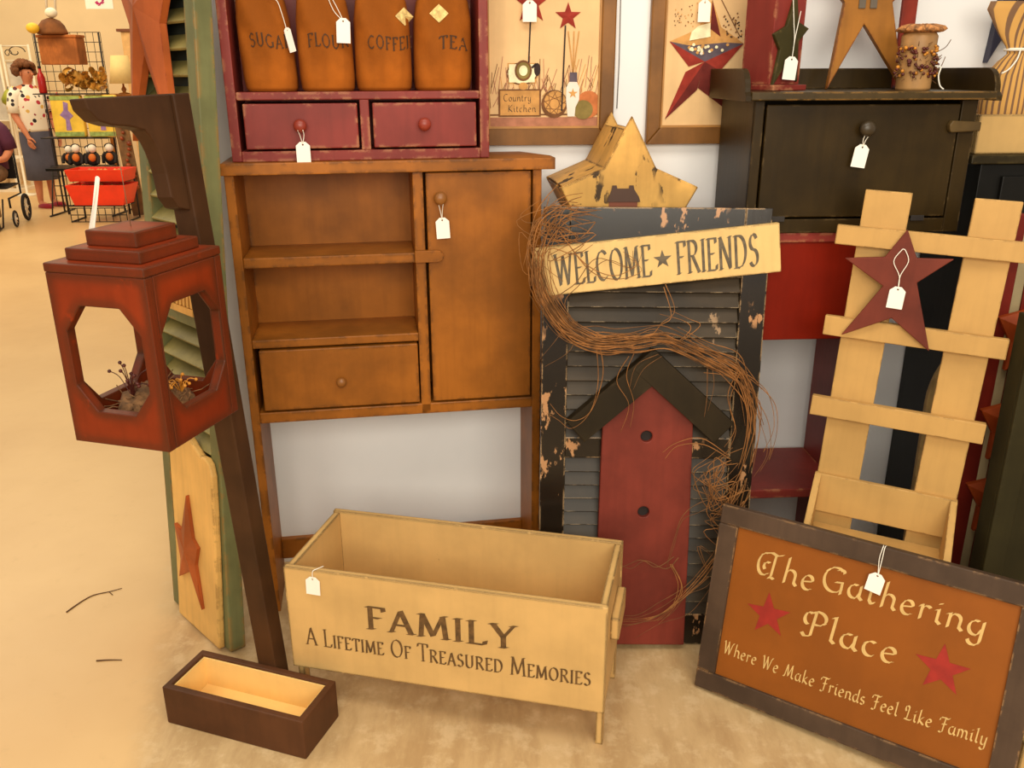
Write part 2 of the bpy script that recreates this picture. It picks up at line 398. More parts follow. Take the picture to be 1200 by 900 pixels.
def letter(bm, s, table, place, width, height, nib=.15, ang=18, mi=0, sp=.1, small=.76, space=.42, slant=0, thin=.02):
    """strokes drawn by a flat nib; place(u,v,i) gives the surface point of text coordinates in metres."""
    st, total = text_strokes(s, table, sp, small, space, slant)
    kx = width/total; n = Vector((math.cos(math.radians(ang)), math.sin(math.radians(ang))))*nib*.5
    i = 0
    for poly in st:
        for (ax, ay), (bx, by) in zip(poly, poly[1:]):
            d = Vector((bx-ax, by-ay))
            if d.length < 1e-6: continue
            d.normalize(); pn = Vector((-d.y, d.x)); nn = n.copy()
            if abs(pn.dot(nn)) < thin: nn = nn+pn*math.copysign(thin, pn.dot(nn) or 1)
            q = [(ax-nn.x, ay-nn.y), (ax+nn.x, ay+nn.y), (bx+nn.x, by+nn.y), (bx-nn.x, by-nn.y)]
            f = bm.faces.new([bm.verts.new(place(x*kx, y*height, i)) for x, y in q]); f.material_index = mi
            i += 1
    return bm
def flat_place(x0, z0, y, rot=0):
    c, s = math.cos(rot), math.sin(rot)
    return lambda u, v, i: (x0+u*c-v*s, y-(i % 9)*1.5e-5, z0+u*s+v*c)

def knob(name, parent, c, r, m, label=None):
    bm = BM(); lathe(bm, [(r*.55, 0), (r*.45, r*.5), (r*.8, r*.8), (r, r*1.25), (r*.92, r*1.65), (r*.5, r*1.9), (.001, r*1.95)], 20, '-Y', c)
    return obj(name, bm, m, parent, smooth=True, label=label)

def price_tag(label, top, strings, w=.034, h=.055, yaw=0, roll=0, lean=0, group='white price tags'):
    """a clipped-corner card hanging from its string; top = where the card starts."""
    M = Matrix.Translation(top) @ Matrix.Rotation(yaw, 4, 'Z') @ Matrix.Rotation(-lean, 4, 'X') @ Matrix.Rotation(roll, 4, 'Y')
    t = thing('price_tag', label, 'price tag', M, group)
    bm = BM(); c = w*.3
    hole = arc(0, -h*.12, w*.07, w*.07, 0, 324, 9)
    plate(bm, [(-w/2+c, 0), (w/2-c, 0), (w/2, -c*.9), (w/2, -h), (-w/2, -h), (-w/2, -c*.9)], -.0006, .0006, [hole])
    obj('tag_card', bm, tagwhite, t)
    bm = BM(); inv = M.inverted()
    for s in strings: tube(bm, smooth_path([inv @ Vector(p) for p in s], 5), .0011, 5)
    obj('tag_string', bm, stringwhite, t)
    return t

# ------------------------------------------------------------------ the setting
WY = .05
def wall_pt(x, z=0, off=0):
    return Vector((x, 2.605+math.tan(WY)*(x-.05)-off, z))
def struct(name, bm, m):
    o = obj(name, bm, m); o['kind'] = 'structure'; return o
bm = BM(); box(bm, -16, 6, -5, 15, -.1, 0); struct('floor', bm, floorM)
WALL = Matrix.Translation((.05, 2.605, 0)) @ Matrix.Rotation(WY, 4, 'Z')
bm = BM(); box(bm, -.97, 3.2, 0, .14, 0, 3.4, WALL); struct('wall_back', bm, wallM)
bm = BM(); box(bm, -15, 2, 14.0, 14.2, 0, 5); struct('wall_far', bm, farM)

# ------------------------------------------------------------------ mustard hutch
CAB = frame(-.733, 2.273, .16)
t = thing('hutch', 'tall mustard brown wooden hutch with open shelves, one drawer and a door', 'hutch', CAB)
Wd = .826
for x0, nm in ((0, 'left'), (Wd-.024, 'right')):
    bm = BM(); box(bm, x0, x0+.024, 0, .2, 0, 1.304); obj('side_panel', bm, mustard, t, bevel=.002)
bm = BM(); plate(bm, [(-.006, -.016), (.86, -.016), (.86, .06), (.80, .2), (-.006, .2)], 1.304, 1.334, axis='Z'); obj('top_board', bm, mustard, t, bevel=.003)
bm = BM(); box(bm, .478, .506, .001, .19, .62, 1.304); obj('divider', bm, mustard, t, bevel=.002)
bm = BM(); box(bm, .024, .478, .004, .19, 1.060, 1.088); obj('shelf', bm, mustard, t, bevel=.003)
bm = BM(); box(bm, .024, .478, .002, .19, .838, .862); obj('shelf', bm, mustard, t, bevel=.003)
bm = BM(); box(bm, .024, Wd-.024, .001, .19, .618, .650); obj('bottom_rail', bm, mustard, t, bevel=.003)
bm = BM(); box(bm, .024, Wd-.024, .188, .199, .62, 1.304); obj('back_panel', bm, mustard, t)
bm = BM(); box(bm, .024, Wd-.024, .175, .195, .08, .15); obj('stretcher', bm, mustard, t, bevel=.002)
bm = BM(); plate(bm, [(.476, 1.064)]+[(.476, 1.064)]*0+arc(.536, 1.080, .018, .016, -90, 90, 8)+[(.476, 1.096)], -.017, .0, ); obj('turn_latch', bm, mustard, t, bevel=.003)
bm = BM(); box(bm, .040, .474, -.002, .17, .656, .832); dr = obj('drawer', bm, mustard, t, bevel=.003)
knob('knob', dr, (.257, -.002, .735), .014, knobbrown)
bm = BM(); box(bm, .513, .797, -.001, .018, .656, 1.300); do = obj('door', bm, mustard, t, bevel=.003)
knob('knob', do, (.549, -.001, 1.235), .018, knobbrown)
k0 = CAB @ Vector((.549, -.030, 1.222))
price_tag('price tag hanging from the knob of the mustard hutch door', CAB @ Vector((.552, -.018, 1.184)), [[k0+Vector((-.006, 0, 0)), CAB @ Vector((.548, -.022, 1.20)), CAB @ Vector((.552, -.018, 1.178))], [k0+Vector((.006, 0, 0)), CAB @ Vector((.553, -.021, 1.20)), CAB @ Vector((.552, -.018, 1.178))]], .036, .056, .16, -.05)

# ------------------------------------------------------------------ red canister shelf on the hutch
REDM = CAB @ Matrix.Translation((0, .012, 1.3345))
t = thing('canister_shelf', 'barn red wooden shelf with two drawers standing on the mustard hutch', 'shelf', REDM)
for x0, x1 in ((.024, .048), (.662, .686)):
    bm = BM(); plate(bm, [(0, 0), (.178, 0), (.178, .62), (.10, .62), (.06, .55), (0, .50)], x0, x1, axis='X'); obj('side_panel', bm, barnred, t, bevel=.003)
bm = BM(); box(bm, .048, .662, .17, .18, 0, .60); obj('back_panel', bm, barnred, t)
bm = BM(); box(bm, .048, .662, .002, .17, 0, .026); obj('bottom_board', bm, barnred, t, bevel=.002)
bm = BM(); box(bm, .048, .662, .002, .17, .150, .170); obj('shelf_board', bm, barnred, t, bevel=.003)
bm = BM(); box(bm, .352, .376, .002, .17, .026, .150); obj('divider', bm, barnred, t, bevel=.002)
bm = BM(); box(bm, .048, .662, .0, .17, .50, .522); obj('shelf_board', bm, barnred, t, bevel=.003)
for x0, x1, kx in ((.062, .346, .201), (.384, .652, .515)):
    bm = BM(); box(bm, x0, x1, -.003, .15, .031, .142); d = obj('drawer', bm, barnred, t, bevel=.003)
    knob('knob', d, (kx, -.003, .089), .017, knobred)
k0 = REDM @ Vector((.201, -.034, .075))
price_tag('price tag hanging from the left drawer knob of the red shelf', REDM @ Vector((.204, -.022, .050)), [[k0+Vector((-.006, 0, .004)), REDM @ Vector((.199, -.026, .066)), REDM @ Vector((.204, -.022, .044))], [k0+Vector((.007, 0, .004)), REDM @ Vector((.209, -.025, .066)), REDM @ Vector((.204, -.022, .044))]], .035, .058, .16)

# four cloth canister bags
def bag_mat():
    t = NT('coffee dyed cloth'); c = srgb(160, 86, 22)
    n = t.noise(7, 5); v = t.noise(3, 3, stretch=(5, 5, .6), off=2); wv = t.noise(160, 2)
    col = t.mix(t.ramp(n, .3, .7), lin(c, .72), lin(c, 1.2)); col = t.mix(t.math('MULTIPLY', t.ramp(v, .45, .7), .4), col, lin(c, .5))
    t.l(col, t.b.inputs['Base Color']); t.b.inputs['Roughness'].default_value = .85; t.b.inputs['Specular IOR Level'].default_value = .15
    bp = t.n('ShaderNodeBump', Strength=.4, Distance=.004); t.l(t.math('ADD', v, t.math('MULTIPLY', wv, .25)), bp.inputs['Height']); t.l(bp.outputs[0], t.b.inputs['Normal'])
    return t.m
cloth = bag_mat()
patchcloth = flat('pale calico patch', (222, 190, 120), .8, .3, 90)
# (word, bag centre x, half width, lean, letter start, letter width, letter z)
BAGS = [('SUGAR', .134, .067, -.06, -.034, .100, .105), ('FLOUR', .276, .070, -.02, -.040, .100, .105), ('COFFEE', .420, .073, .0, -.038, .112, .100), ('TEA', .573, .076, .02, -.012, .072, .100)]
for n_, (word, cx, hw, ln, lx, lw, lz) in enumerate(BAGS):
    M = REDM @ Matrix.Translation((cx, .080, .1708))
    tilt = lambda x, y, z, ln=ln: Vector((x+ln*z, y, z))
    lab = {'SUGAR': 'tan cloth bag lettered SUGAR, leftmost in the red shelf', 'FLOUR': 'tan cloth bag lettered FLOUR with a white tag, in the red shelf', 'COFFEE': 'tan cloth bag lettered COFFEE in the red shelf', 'TEA': 'tan cloth bag lettered TEA with a pale patch, in the red shelf'}[word]
    b = thing('canister_bag', lab, 'cloth bag', M, 'cloth canister bags in the red shelf')
    secs = [(0, 0, 0, hw*.90, .050), (0, 0, .006, hw*.96, .056), (0, 0, .03, hw, .060), (0, 0, .10, hw*.99, .060), (0, .002, .17, hw*.97, .058), (0, .006, .215, hw*.88, .050), (0, .008, .245, hw*.66, .036), (0, .008, .262, hw*.44, .022), (0, .008, .277, hw*.56, .028), (0, .008, .30, hw*.75, .036)]
    fine = [tuple(a[q]+(c[q]-a[q])*f/5 for q in range(5)) for a, c in zip(secs, secs[1:]) for f in range(5)]+[secs[-1]]
    bm = BM(); loft(bm, fine, 96, power=3.2)
    for v in bm.verts: v.co += Vector((0, 1, 0))*.0035*math.sin(v.co.x*90+v.co.z*40+n_)*min(1, v.co.z*8)
    for v in bm.verts: v.co = tilt(*v.co)
    obj('bag_body', bm, cloth, b, smooth=True)
    bm = BM(); lathe(bm, [(hw*.46, .257), (hw*.49, .262), (hw*.46, .267)], 20, 'Z', (ln*.262, .008, 0), sy=.55); obj('drawstring', bm, flat('brown cord', (110, 66, 26), .8), b)
    def front(u, z):
        k = min(1, max(0, abs(u)/hw)); i = 0
        for a, c in zip(secs, secs[1:]):
            if a[2] <= z <= c[2]: f = (z-a[2])/(c[2]-a[2]); ry = a[4]+(c[4]-a[4])*f; rx = a[3]+(c[3]-a[3])*f; cy = a[1]+(c[1]-a[1])*f; break
        k = min(.985, abs(u)/rx)
        return cy-ry*(1-k**3.2)**(1/3.2)+.0035*math.sin(u*90+z*40+n_)*min(1, z*8)
    bm = BM(); letter(bm, word, ROMAN, lambda u, v, i: tilt(lx+u, front(lx+u, lz+v+.003*math.sin(u*70))-.0016-(i % 9)*2e-5, lz+v+.003*math.sin(u*70)), lw, .030, nib=.11, ang=50, thin=.04, sp=.16)
    obj('lettering', bm, flat('bag ink', (72, 44, 20), .8, .3, 60), b)
    if word in ('TEA', 'COFFEE'):
        px, pz = (-.012, .185) if word == 'TEA' else (.058, .178)
        bm = BM(); N = 8
        pts = [(px+.024*math.cos(k*PI/4)*(1 if k % 2 == 0 else .72), pz+.022*math.sin(k*PI/4)*(1 if k % 2 == 0 else .72)) for k in range(8)]
        cv = bm.verts.new(tilt(px, front(px, pz)-.003, pz)); rim = [bm.verts.new(tilt(x, front(x, z)-.0024, z)) for x, z in pts]
        for k in range(8): bm.faces.new((rim[k], rim[(k+1) % 8], cv))
        obj('patch', bm, patchcloth, b)
    if word in ('SUGAR', 'FLOUR'):
        if word == 'SUGAR':
            tp = M @ tilt(*(.060, -.060, .150)); a = M @ tilt(*(.022, -.052, .215))
            price_tag('price tag hanging edge-on from the SUGAR bag', tp, [[a, M @ tilt(*(.045, -.060, .212)), M @ tilt(*(.054, -.062, .180)), tp+Vector((0, 0, -.006))]], .020, .058, .9, -.25)
        else:
            tp = M @ tilt(*(.052, -.068, .172)); a = M @ tilt(*(.016, -.042, .238))
            price_tag('price tag hanging on the front of the FLOUR bag', tp, [[a+Vector((-.003, 0, 0)), M @ tilt(*(.030, -.062, .19)), tp+Vector((0, 0, -.006))], [a+Vector((.003, 0, 0)), M @ tilt(*(.042, -.062, .19)), tp+Vector((0, 0, -.006))]], .034, .058, .16, .04)

# ------------------------------------------------------------------ FAMILY crate
CR = frame(-.568, 1.876, -.231)
t = thing('planter_crate', 'long cream wooden crate lettered FAMILY standing on the floor', 'crate', CR)
w_, d_, z0, z1, th = .806, .315, .108, .403, .017
bm = BM(); box(bm, 0, w_, 0, th, z0, z1); obj('front_panel', bm, cream, t, bevel=.003)
bm = BM(); box(bm, 0, w_, d_-th, d_, z0, z1); obj('back_panel', bm, cream, t, bevel=.003)
for x0, x1 in ((.003, .021), (w_-.021, w_-.003)):
    bm = BM(); plate(bm, [(th, z0), (th+.0, z1-.004), (d_-th, z1-.004), (d_-th, z0)], x0, x1, axis='X'); e = obj('end_panel', bm, cream, t, bevel=.002)
    s = -1 if x0 < .1 else 1
    xa, xb = (x0-.022, x0) if s < 0 else (x1, x1+.022)
    bm = BM(); box(bm, xa, xb, .09, d_-.08, .255, .315); obj('handle', bm, cream, t, bevel=.003)
bm = BM(); box(bm, .02, w_-.02, th, d_-th, z0+.008, z0+.022); obj('bottom_board', bm, creamin, t)
for x0 in (.004, w_-.022):
    for y0 in (.018, d_-.045):
        bm = BM(); box(bm, x0, x0+.018, y0, y0+.027, 0, z0+.007); obj('leg', bm, cream, t, bevel=.002)
bm = BM()
letter(bm, 'FAMILY', ROMAN, flat_place(.213, .257, -.0008), .378, .063, nib=.175, ang=28, sp=.13, thin=.03)
obj('lettering', bm, stencil, t); bm = BM()
letter(bm, 'A Lifetime Of Treasured Memories', ROMAN, flat_place(.045, .184, -.0008), .726, .050, nib=.135, ang=26, sp=.085, small=.72, space=.36)
obj('lettering', bm, stencil, t)
price_tag('price tag hanging over the front left corner of the cream crate', CR @ Vector((.080, -.004, .386)), [[CR @ Vector((.100, .020, .405)), CR @ Vector((.090, .004, .4055)), CR @ Vector((.082, -.004, .402)), CR @ Vector((.080, -.004, .380))]], .037, .050, -.231, .03)

# ------------------------------------------------------------------ lantern post with its planter foot
PL = frame(-.876, 1.794, -.329)
t = thing('lantern_post', 'dark brown wooden bracket post rising from a low planter box', 'post', PL)
pw, pd, ph = .401, .158, .110
bm = BM(); plate(bm, [(0, 0), (pw, 0), (pw, pd), (0, pd)], 0, ph, [[(.018, .018), (pw-.018, .018), (pw-.018, pd-.018), (.018, pd-.018)]], axis='Z'); pb = obj('planter_box', bm, planterbrown, t, bevel=.003)
bm = BM(); plate(bm, [(.0182, .0182), (pw-.0182, .0182), (pw-.0182, pd-.0182), (.0182, pd-.0182)], .02, ph-.006, [[(.022, .022), (pw-.022, .022), (pw-.022, pd-.022), (.022, pd-.022)]], axis='Z')
box(bm, .0182, pw-.0182, .0182, pd-.0182, .012, .022); obj('planter_lining', bm, creamin, t, label='cream painted inside')
LEAN = Matrix.Translation((.205, pd+.001, 0)) @ Matrix.Rotation(-.055, 4, 'Y') @ Matrix.Rotation(.012, 4, 'X')
bm = BM(); box(bm, -.027, .027, 0, .05, .006, 1.512, LEAN); obj('post', bm, darkbrown, t, bevel=.003)
prof = [(0, 1.512), (-.232, 1.512), (-.228, 1.492), (-.205, 1.470), (-.175, 1.461), (-.125, 1.455)]+[(-.115+.062*math.sin(a*PI/16), 1.455-.12*(1-math.cos(a*PI/16))) for a in range(2, 9)]+[(-.052, 1.31), (-.035, 1.285), (0, 1.275)]
bm = BM(); plate(bm, prof, -.019, .019, M=LEAN, axis='X'); obj('bracket', bm, darkbrown, t, bevel=.003)

# ------------------------------------------------------------------ hanging lantern
LN = frame(-.881, 1.621, -.284, z=.852)
t = thing('hanging_lantern', 'rust red wooden lantern with cut-out windows hanging from the bracket post', 'lantern', LN)
a_, b_, hh, th = .222, .238, .364, .022
def octo(w0, w1, h0, h1, c): return [(w0+c, h0), (w1-c, h0), (w1, h0+c*1.3), (w1, h1-c*1.3), (w1-c, h1), (w0+c, h1), (w0, h1-c*1.3), (w0, h0+c*1.3)]
hole = lambda L: octo(.027, L-.027, .070, .284, .040)
for y0, y1 in ((0, th), (b_-th, b_)):
    bm = BM(); plate(bm, [(0, 0), (a_, 0), (a_, hh-.018), (0, hh-.018)], y0, y1, [hole(a_)]); obj('side_panel', bm, lanternred, t, bevel=.0025)
for x0, x1 in ((0, th), (a_-th, a_)):
    bm = BM(); o = hole(b_); plate(bm, [(th, 0), (b_-th, 0), (b_-th, hh-.018), (th, hh-.018)], x0, x1, [o], axis='X'); obj('side_panel', bm, lanternred, t, bevel=.0025)
bm = BM(); box(bm, th, a_-th, th, b_-th, .004, .03); obj('floor_board', bm, lanternred, t)
bm = BM(); box(bm, -.001, a_+.001, -.001, b_+.001, hh-.018, hh); obj('roof_plate', bm, lanternred, t, bevel=.003)
bm = BM(); box(bm, .027, a_-.027, .029, b_-.029, hh, hh+.024); obj('roof_tier', bm, lanternred, t, bevel=.003)
bm = BM(); box(bm, .054, a_-.054, .058, b_-.058, hh+.024, hh+.054); obj('roof_tier', bm, lanternred, t, bevel=.003)
bm = BM(); rr = random.Random(3)
for k in range(110):
    an = rr.uniform(0, 2*PI); r0 = rr.uniform(.02, .08)
    p = Vector((a_/2+r0*math.cos(an), b_/2+r0*math.sin(an), .05+rr.uniform(0, .06)*(1-r0/.1)))
    d = Vector((rr.uniform(-1, 1), rr.uniform(-1, 1), rr.uniform(-.1, .55))).normalized()*rr.uniform(.02, .045)
    q = p+d; q.x = min(max(q.x, .026), a_-.026); q.y = min(max(q.y, .026), b_-.026); q.z = max(q.z, .034)
    tube(bm, [p, (p+q)/2+Vector((0, 0, rr.uniform(-.004, .006))), q], .0012, 4)
g = ball(bm, (a_/2, b_/2, .036), .078, sub=3, s=(1, 1, .72))
for v in g: v.co += Vector((0, 0, 1))*(.012*math.sin(v.co.x*170)*math.sin(v.co.y*150)); v.co.z = max(v.co.z, .0305)
obj('moss_nest', bm, moss, t, label='dried moss and twigs')
for k in range(2):
    bm = BM(); base = Vector((.085+.08*k, .08+.05*k, .092))
    for j in range(11):
        d = Vector((rr.uniform(-.045, .05), rr.uniform(-.04, .02), rr.uniform(.0, .065 if k == 0 else .025))); q = base+d
        q.x = min(max(q.x, .03), a_-.03); q.y = min(max(q.y, .03), b_-.03)
        tube(bm, smooth_path([base-Vector((0, 0, .02)), (base+q)/2+Vector((0, 0, .006)), q], 4), .0012, 4); ball(bm, q, .0042, sub=1)
    obj('berry_sprig', bm, burgundy if k == 0 else berry, t)
lc = LN @ Vector((a_/2, b_/2, hh+.054)); inv = LN.inverted()
armtip = PL @ LEAN @ Vector((0, -.155, 1.4575))
bm = BM(); tube(bm, [inv @ p for p in (armtip, armtip*.5+lc*.5, lc)], .0008, 5); obj('hanging_wire', bm, flat('thin tan wire', (120, 90, 60), .5), t)
p = LN @ Vector((.004, .105, hh+.005))
price_tag('white tag band standing up behind the lantern roof, seen edge-on', p+Vector((.050, .0, .142)), [[p+Vector((.006, 0, .003)), p+Vector((.024, -.002, .06)), p+Vector((.050, 0, .138))], [p+Vector((.014, 0, .03)), p+Vector((.028, 0, .034)), p+Vector((.036, 0, .020))]], .010, .142, -.3, .31)

# ------------------------------------------------------------------ black shutter birdhouse piece
SH = frame(.0698, 2.1029, -.0025, .0946, .009, -.0104)
t = thing('shutter', 'peeling black louvered shutter leaning upright between hutch and dark cabinet', 'shutter', SH)
sw, shh, sth = .577, 1.2265, .032
for x0, x1 in ((0, .067), (.510, sw)):
    bm = BM(); box(bm, x0, x1, 0, sth, 0, shh); obj('stile', bm, blackshutter, t, bevel=.002)
for z0, z1, nm in ((1.092, shh, 't'), (.560, .618, 'm'), (0, .094, 'b')):
    bm = BM(); box(bm, .067, .510, .001, sth-.001, z0, z1); obj('rail', bm, blackshutter, t, bevel=.002)
for z0, z1, n in ((.094, .560, 12), (.618, 1.092, 12)):
    bm = BM(); st = (z1-z0)/n
    for k in range(n):
        zc = z0+st*(k+.5)
        M = Matrix.Translation((0, .016, zc)) @ Matrix.Rotation(1.16, 4, 'X')
        box(bm, .067, .510, -.0245, .0245, -.003, .003, M)
    obj('louvers', bm, slatblack, t, bevel=.0015)

t = thing('birdhouse_board', 'flat dull red birdhouse board with two holes fixed on the black shutter', 'birdhouse', SH)
bm = BM()
h1 = arc(.281, .630, .0155, .0155, 0, 345, 23); h2 = arc(.282, .415, .0155, .0155, 0, 345, 23)
plate(bm, [(.166, .012), (.414, .012), (.410, .35), (.402, .69), (.396, .710), (.289, .806), (.172, .710), (.163, .69), (.160, .35)], -.026, -.0025, [h1, h2]); obj('house_board', bm, dullred, t, bevel=.003)
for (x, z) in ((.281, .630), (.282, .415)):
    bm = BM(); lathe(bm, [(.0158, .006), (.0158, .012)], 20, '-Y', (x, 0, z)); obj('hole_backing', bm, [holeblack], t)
def slab(p, q, w, y0, y1):
    d = (Vector(q)-Vector(p)).normalized(); n = Vector((d.y, -d.x)) if True else None
    if n.y > 0: n = -n
    return [p, q, tuple(Vector(q)+n*w), tuple(Vector(p)+n*w)]
for pq in (((.284, .868), (.066, .672)), ((.290, .868), (.508, .672))):
    bm = BM(); plate(bm, slab(pq[0], pq[1], .074, 0, 0), -.040 if pq[0][0] > .286 else -.0385, -.0025); obj('roof_board', bm, olive if False else paint('dark roof paint', (44, 34, 18), (76, 60, 38), edge=.3, rough=.5, spec=.15), t, bevel=.002)

WS = SH @ Matrix.Translation((-.014, -.0205, 1.000)) @ Matrix.Rotation(-.112, 4, 'Y')
t = thing('welcome_board', 'cream board stencilled WELCOME FRIENDS tilted across the top of the shutter', 'sign', WS)
bm = BM(); box(bm, 0, .622, 0, .0195, 0, .124); obj('board', bm, paint('pale welcome cream', (222, 184, 118), (84, 62, 38), edge=.8, radius=.0025, rough=.5, var=.1, grain=.2), t, bevel=.002)
bm = BM()
letter(bm, 'WELCOME', ROMAN, flat_place(.050, .024, -.0008), .245, .078, nib=.165, ang=20, sp=.08); obj('lettering', bm, stencilgrey, t); bm = BM()
letter(bm, 'FRIENDS', ROMAN, flat_place(.358, .022, -.0008), .208, .080, nib=.170, ang=20, sp=.08); obj('lettering', bm, stencilgrey, t); bm = BM()
plate(bm, star_pts(.324, .063, .024), -.0008, -.0002)
obj('painted_star', bm, stencilgrey, t)

# grapevine garland
rv = random.Random(11)
t = thing('grapevine_garland', 'tangled dry grapevine garland winding over the black shutter', 'garland', SH)
def strands(name, path, n, spread, r, m, jit=.02, lift=0):
    bm = BM()
    for k in range(n):
        off = Vector((rv.gauss(0, spread), rv.gauss(0, spread*.35), rv.gauss(0, spread)))
        a, b = sorted((rv.random(), rv.random()))
        if b-a < .35: a, b = max(0, a-.3), min(1, b+.3)
        L = len(path)-1; i0, i1 = int(a*L), max(int(b*L), int(a*L)+2); i1 = min(i1, L); i0 = min(i0, i1-2) if i1 >= 2 else 0
        pts = []
        for i in range(max(i0, 0), i1+1):
            p = Vector(path[i]); w = math.sin(i*1.7+k)*.5
            o = Vector((off.x+rv.gauss(0, jit), off.y, off.z+rv.gauss(0, jit)))
            q = p+o; q.y = min(q.y, p.y+.012); pts.append(q)
        tube(bm, smooth_path(pts, 4), lambda u, r=r*rv.uniform(.6, 1.25): r*(1-.5*abs(2*u-1)), 4)
    return obj(name, bm, m, t)
YV = -.058
main = [(.10, YV, 1.232), (.04, YV, 1.222), (-.005, YV, 1.17), (-.020, YV, 1.10), (-.008, YV, 1.02), (.041, YV, .94), (.09, YV, .905), (.142, YV, .890), (.20, YV, .893), (.241, YV, .897), (.30, YV, .905), (.36, YV, .885), (.431, YV, .850), (.50, YV, .815), (.540, YV, .75), (.555, YV, .66), (.540, YV, .56), (.515, YV, .46)]
strands('vine_bundle', main[3:14], 40, .011, .0017, vine, .004)
strands('vine_bundle', main[3:14], 22, .012, .0014, vinedark, .005)
strands('vine_bundle', main[11:], 26, .017, .0015, vine, .007)
strands('vine_bundle', main[:6], 18, .016, .0016, vine, .010)
strands('vine_tangle', [(.12, YV, 1.20), (.05, YV, 1.215), (.0, YV, 1.19), (.02, YV, 1.15), (.06, YV, 1.17), (.10, YV, 1.15), (.04, YV, 1.12), (-.02, YV, 1.14), (-.02, YV, 1.06), (.03, YV, 1.05)], 11, .02, .0013, vine, .016)
strands('vine_tangle', [(.50, YV, .58), (.46, YV, .55), (.44, YV, .52), (.48, YV, .47), (.52, YV, .50), (.50, YV, .42), (.46, YV, .40), (.50, YV, .36)], 24, .018, .0012, vine, .014)
loose = [
 [(.142, YV, .89), (.155, YV, .80), (.13, YV, .71), (.09, YV, .675), (.05, YV, .69), (.02, YV, .72)],
 [(.294, -.03, 1.035), (.300, YV, .97), (.285, YV, .94), (.24, YV, .905), (.20, YV, .895)],
 [(.23, YV, .86), (.21, YV, .80), (.235, YV, .73), (.225, YV, .66)],
 [(.30, YV, .86), (.25, YV, .83), (.23, YV, .77)],
 [(.43, YV, .83), (.44, YV, .76), (.43, YV, .70)],
 [(.50, YV, .58), (.43, YV, .62), (.36, YV, .615), (.33, YV, .58)],
 [(.50, YV, .48), (.43, YV, .46), (.385, YV, .42), (.37, YV, .36), (.35, YV, .28)],
 [(.49, YV, .33), (.45, YV, .25), (.40, YV, .20), (.34, YV, .15), (.27, YV, .115), (.20, YV, .12)],
 [(.48, YV, .30), (.42, YV, .21), (.35, YV, .135), (.28, YV, .10), (.22, YV, .10)],
 [(.47, YV, .24), (.40, YV, .165), (.33, YV, .115), (.25, YV, .085)],
 [(.37, YV, .30), (.33, YV, .27), (.28, YV, .29), (.23, YV, .27), (.18, YV, .30)],
 [(.36, YV, .28), (.39, YV, .22), (.37, YV, .15), (.33, YV, .11)],
 [(.46, YV, .25), (.43, YV, .32), (.48, YV, .29)],
 [(.54, YV, .76), (.585, YV, .68), (.60, YV, .60), (.575, YV, .54)],
 [(.53, YV, .80), (.59, YV, .74), (.61, YV, .66), (.59, YV, .58), (.60, YV, .62)],
 [(.09, YV, .92), (.05, YV, .99), (.09, YV, 1.04), (.15, YV, 1.10), (.22, YV, 1.08), (.24, YV, 1.12)],
 [(.04, YV, 1.16), (.11, YV, 1.07), (.18, YV, 1.05), (.24, YV, 1.07), (.20, YV, 1.11)],
 [(.34, YV, .89), (.38, YV, .93), (.36, YV, .95), (.30, YV, .97)],
 [(.08, YV, .96), (.06, YV, .90), (.0, YV, .84)],
 [(.50, YV, .82), (.47, YV, .74), (.50, YV, .66), (.47, YV, .60)],
]
for p in loose:
    bm = BM()
    for k in range(3 if p[-1][2] < .2 else 2):
        o = Vector((rv.gauss(0, .006), 0, rv.gauss(0, .006)))
        tube(bm, smooth_path([Vector(q)+o*(i % 2)+o for i, q in enumerate(p)], 6), lambda u, r=rv.uniform(.0009, .0014): r*(1.1-.7*u), 4)
    obj('vine_tendril', bm, vine if rv.random() < .6 else vinedark, t)

# ------------------------------------------------------------------ yellow star box on the wall behind the shutter
t = thing('star_box', 'mustard yellow double star with a small painted house, behind the black shutter', 'star', frame(.305, 2.305, 0))
FS = star_pts(.002, 1.186, .258, .158, sx=.73); BS = star_pts(-.024, 1.186, .258, .158, sx=.74)
bm = BM(); plate(bm, FS, 0, .018); obj('front_star', bm, yellowstar, t, bevel=.003)
bm = BM(); plate(bm, BS, .240, .258); obj('back_star', bm, yellowstar, t, bevel=.003)
bm = BM()
def side(i, cut):
    j = (i+1) % 10; vs = []
    for pts, y in ((FS, .018), (BS, .240)):
        (x0, za), (x1, zb) = pts[i], pts[j]; dx, dz = x1-x0, zb-za
        n = Vector((dz, -dx)).normalized(); c = Vector((sum(p[0] for p in pts)/10, 1.186)); m = Vector(((x0+x1)/2, (za+zb)/2))
        if (m-c).dot(n) > 0: n = -n
        A = Vector((x0+dx*cut[0], za+dz*cut[0])); B = Vector((x0+dx*cut[1], za+dz*cut[1]))
        for P in (A, B, B+n*.012, A+n*.012): vs.append(bm.verts.new((P.x, y, P.y)))
    for f in ((0, 1, 2, 3), (7, 6, 5, 4), (0, 4, 5, 1), (1, 5, 6, 2), (2, 6, 7, 3), (3, 7, 4, 0)): bm.faces.new([vs[q] for q in f])
for i_, c_ in ((9, (0, .74)), (0, (.26, 1)), (8, (.05, 1)), (1, (0, .95)), (7, (0, .95)), (2, (.05, 1))): side(i_, c_)
obj('side_slats', bm, yellowstar, t)
bm = BM(); box(bm, -.06, .03, .2585, .312, 1.12, 1.28); obj('mount_block', bm, yellowstar, t)
bm = BM()
plate(bm, [(-.050, 1.17), (.024, 1.17), (.024, 1.235), (-.050, 1.235)], -.0045, -.0005)
obj('painted_house', bm, flat('painted house red', (120, 62, 40), .6), t)
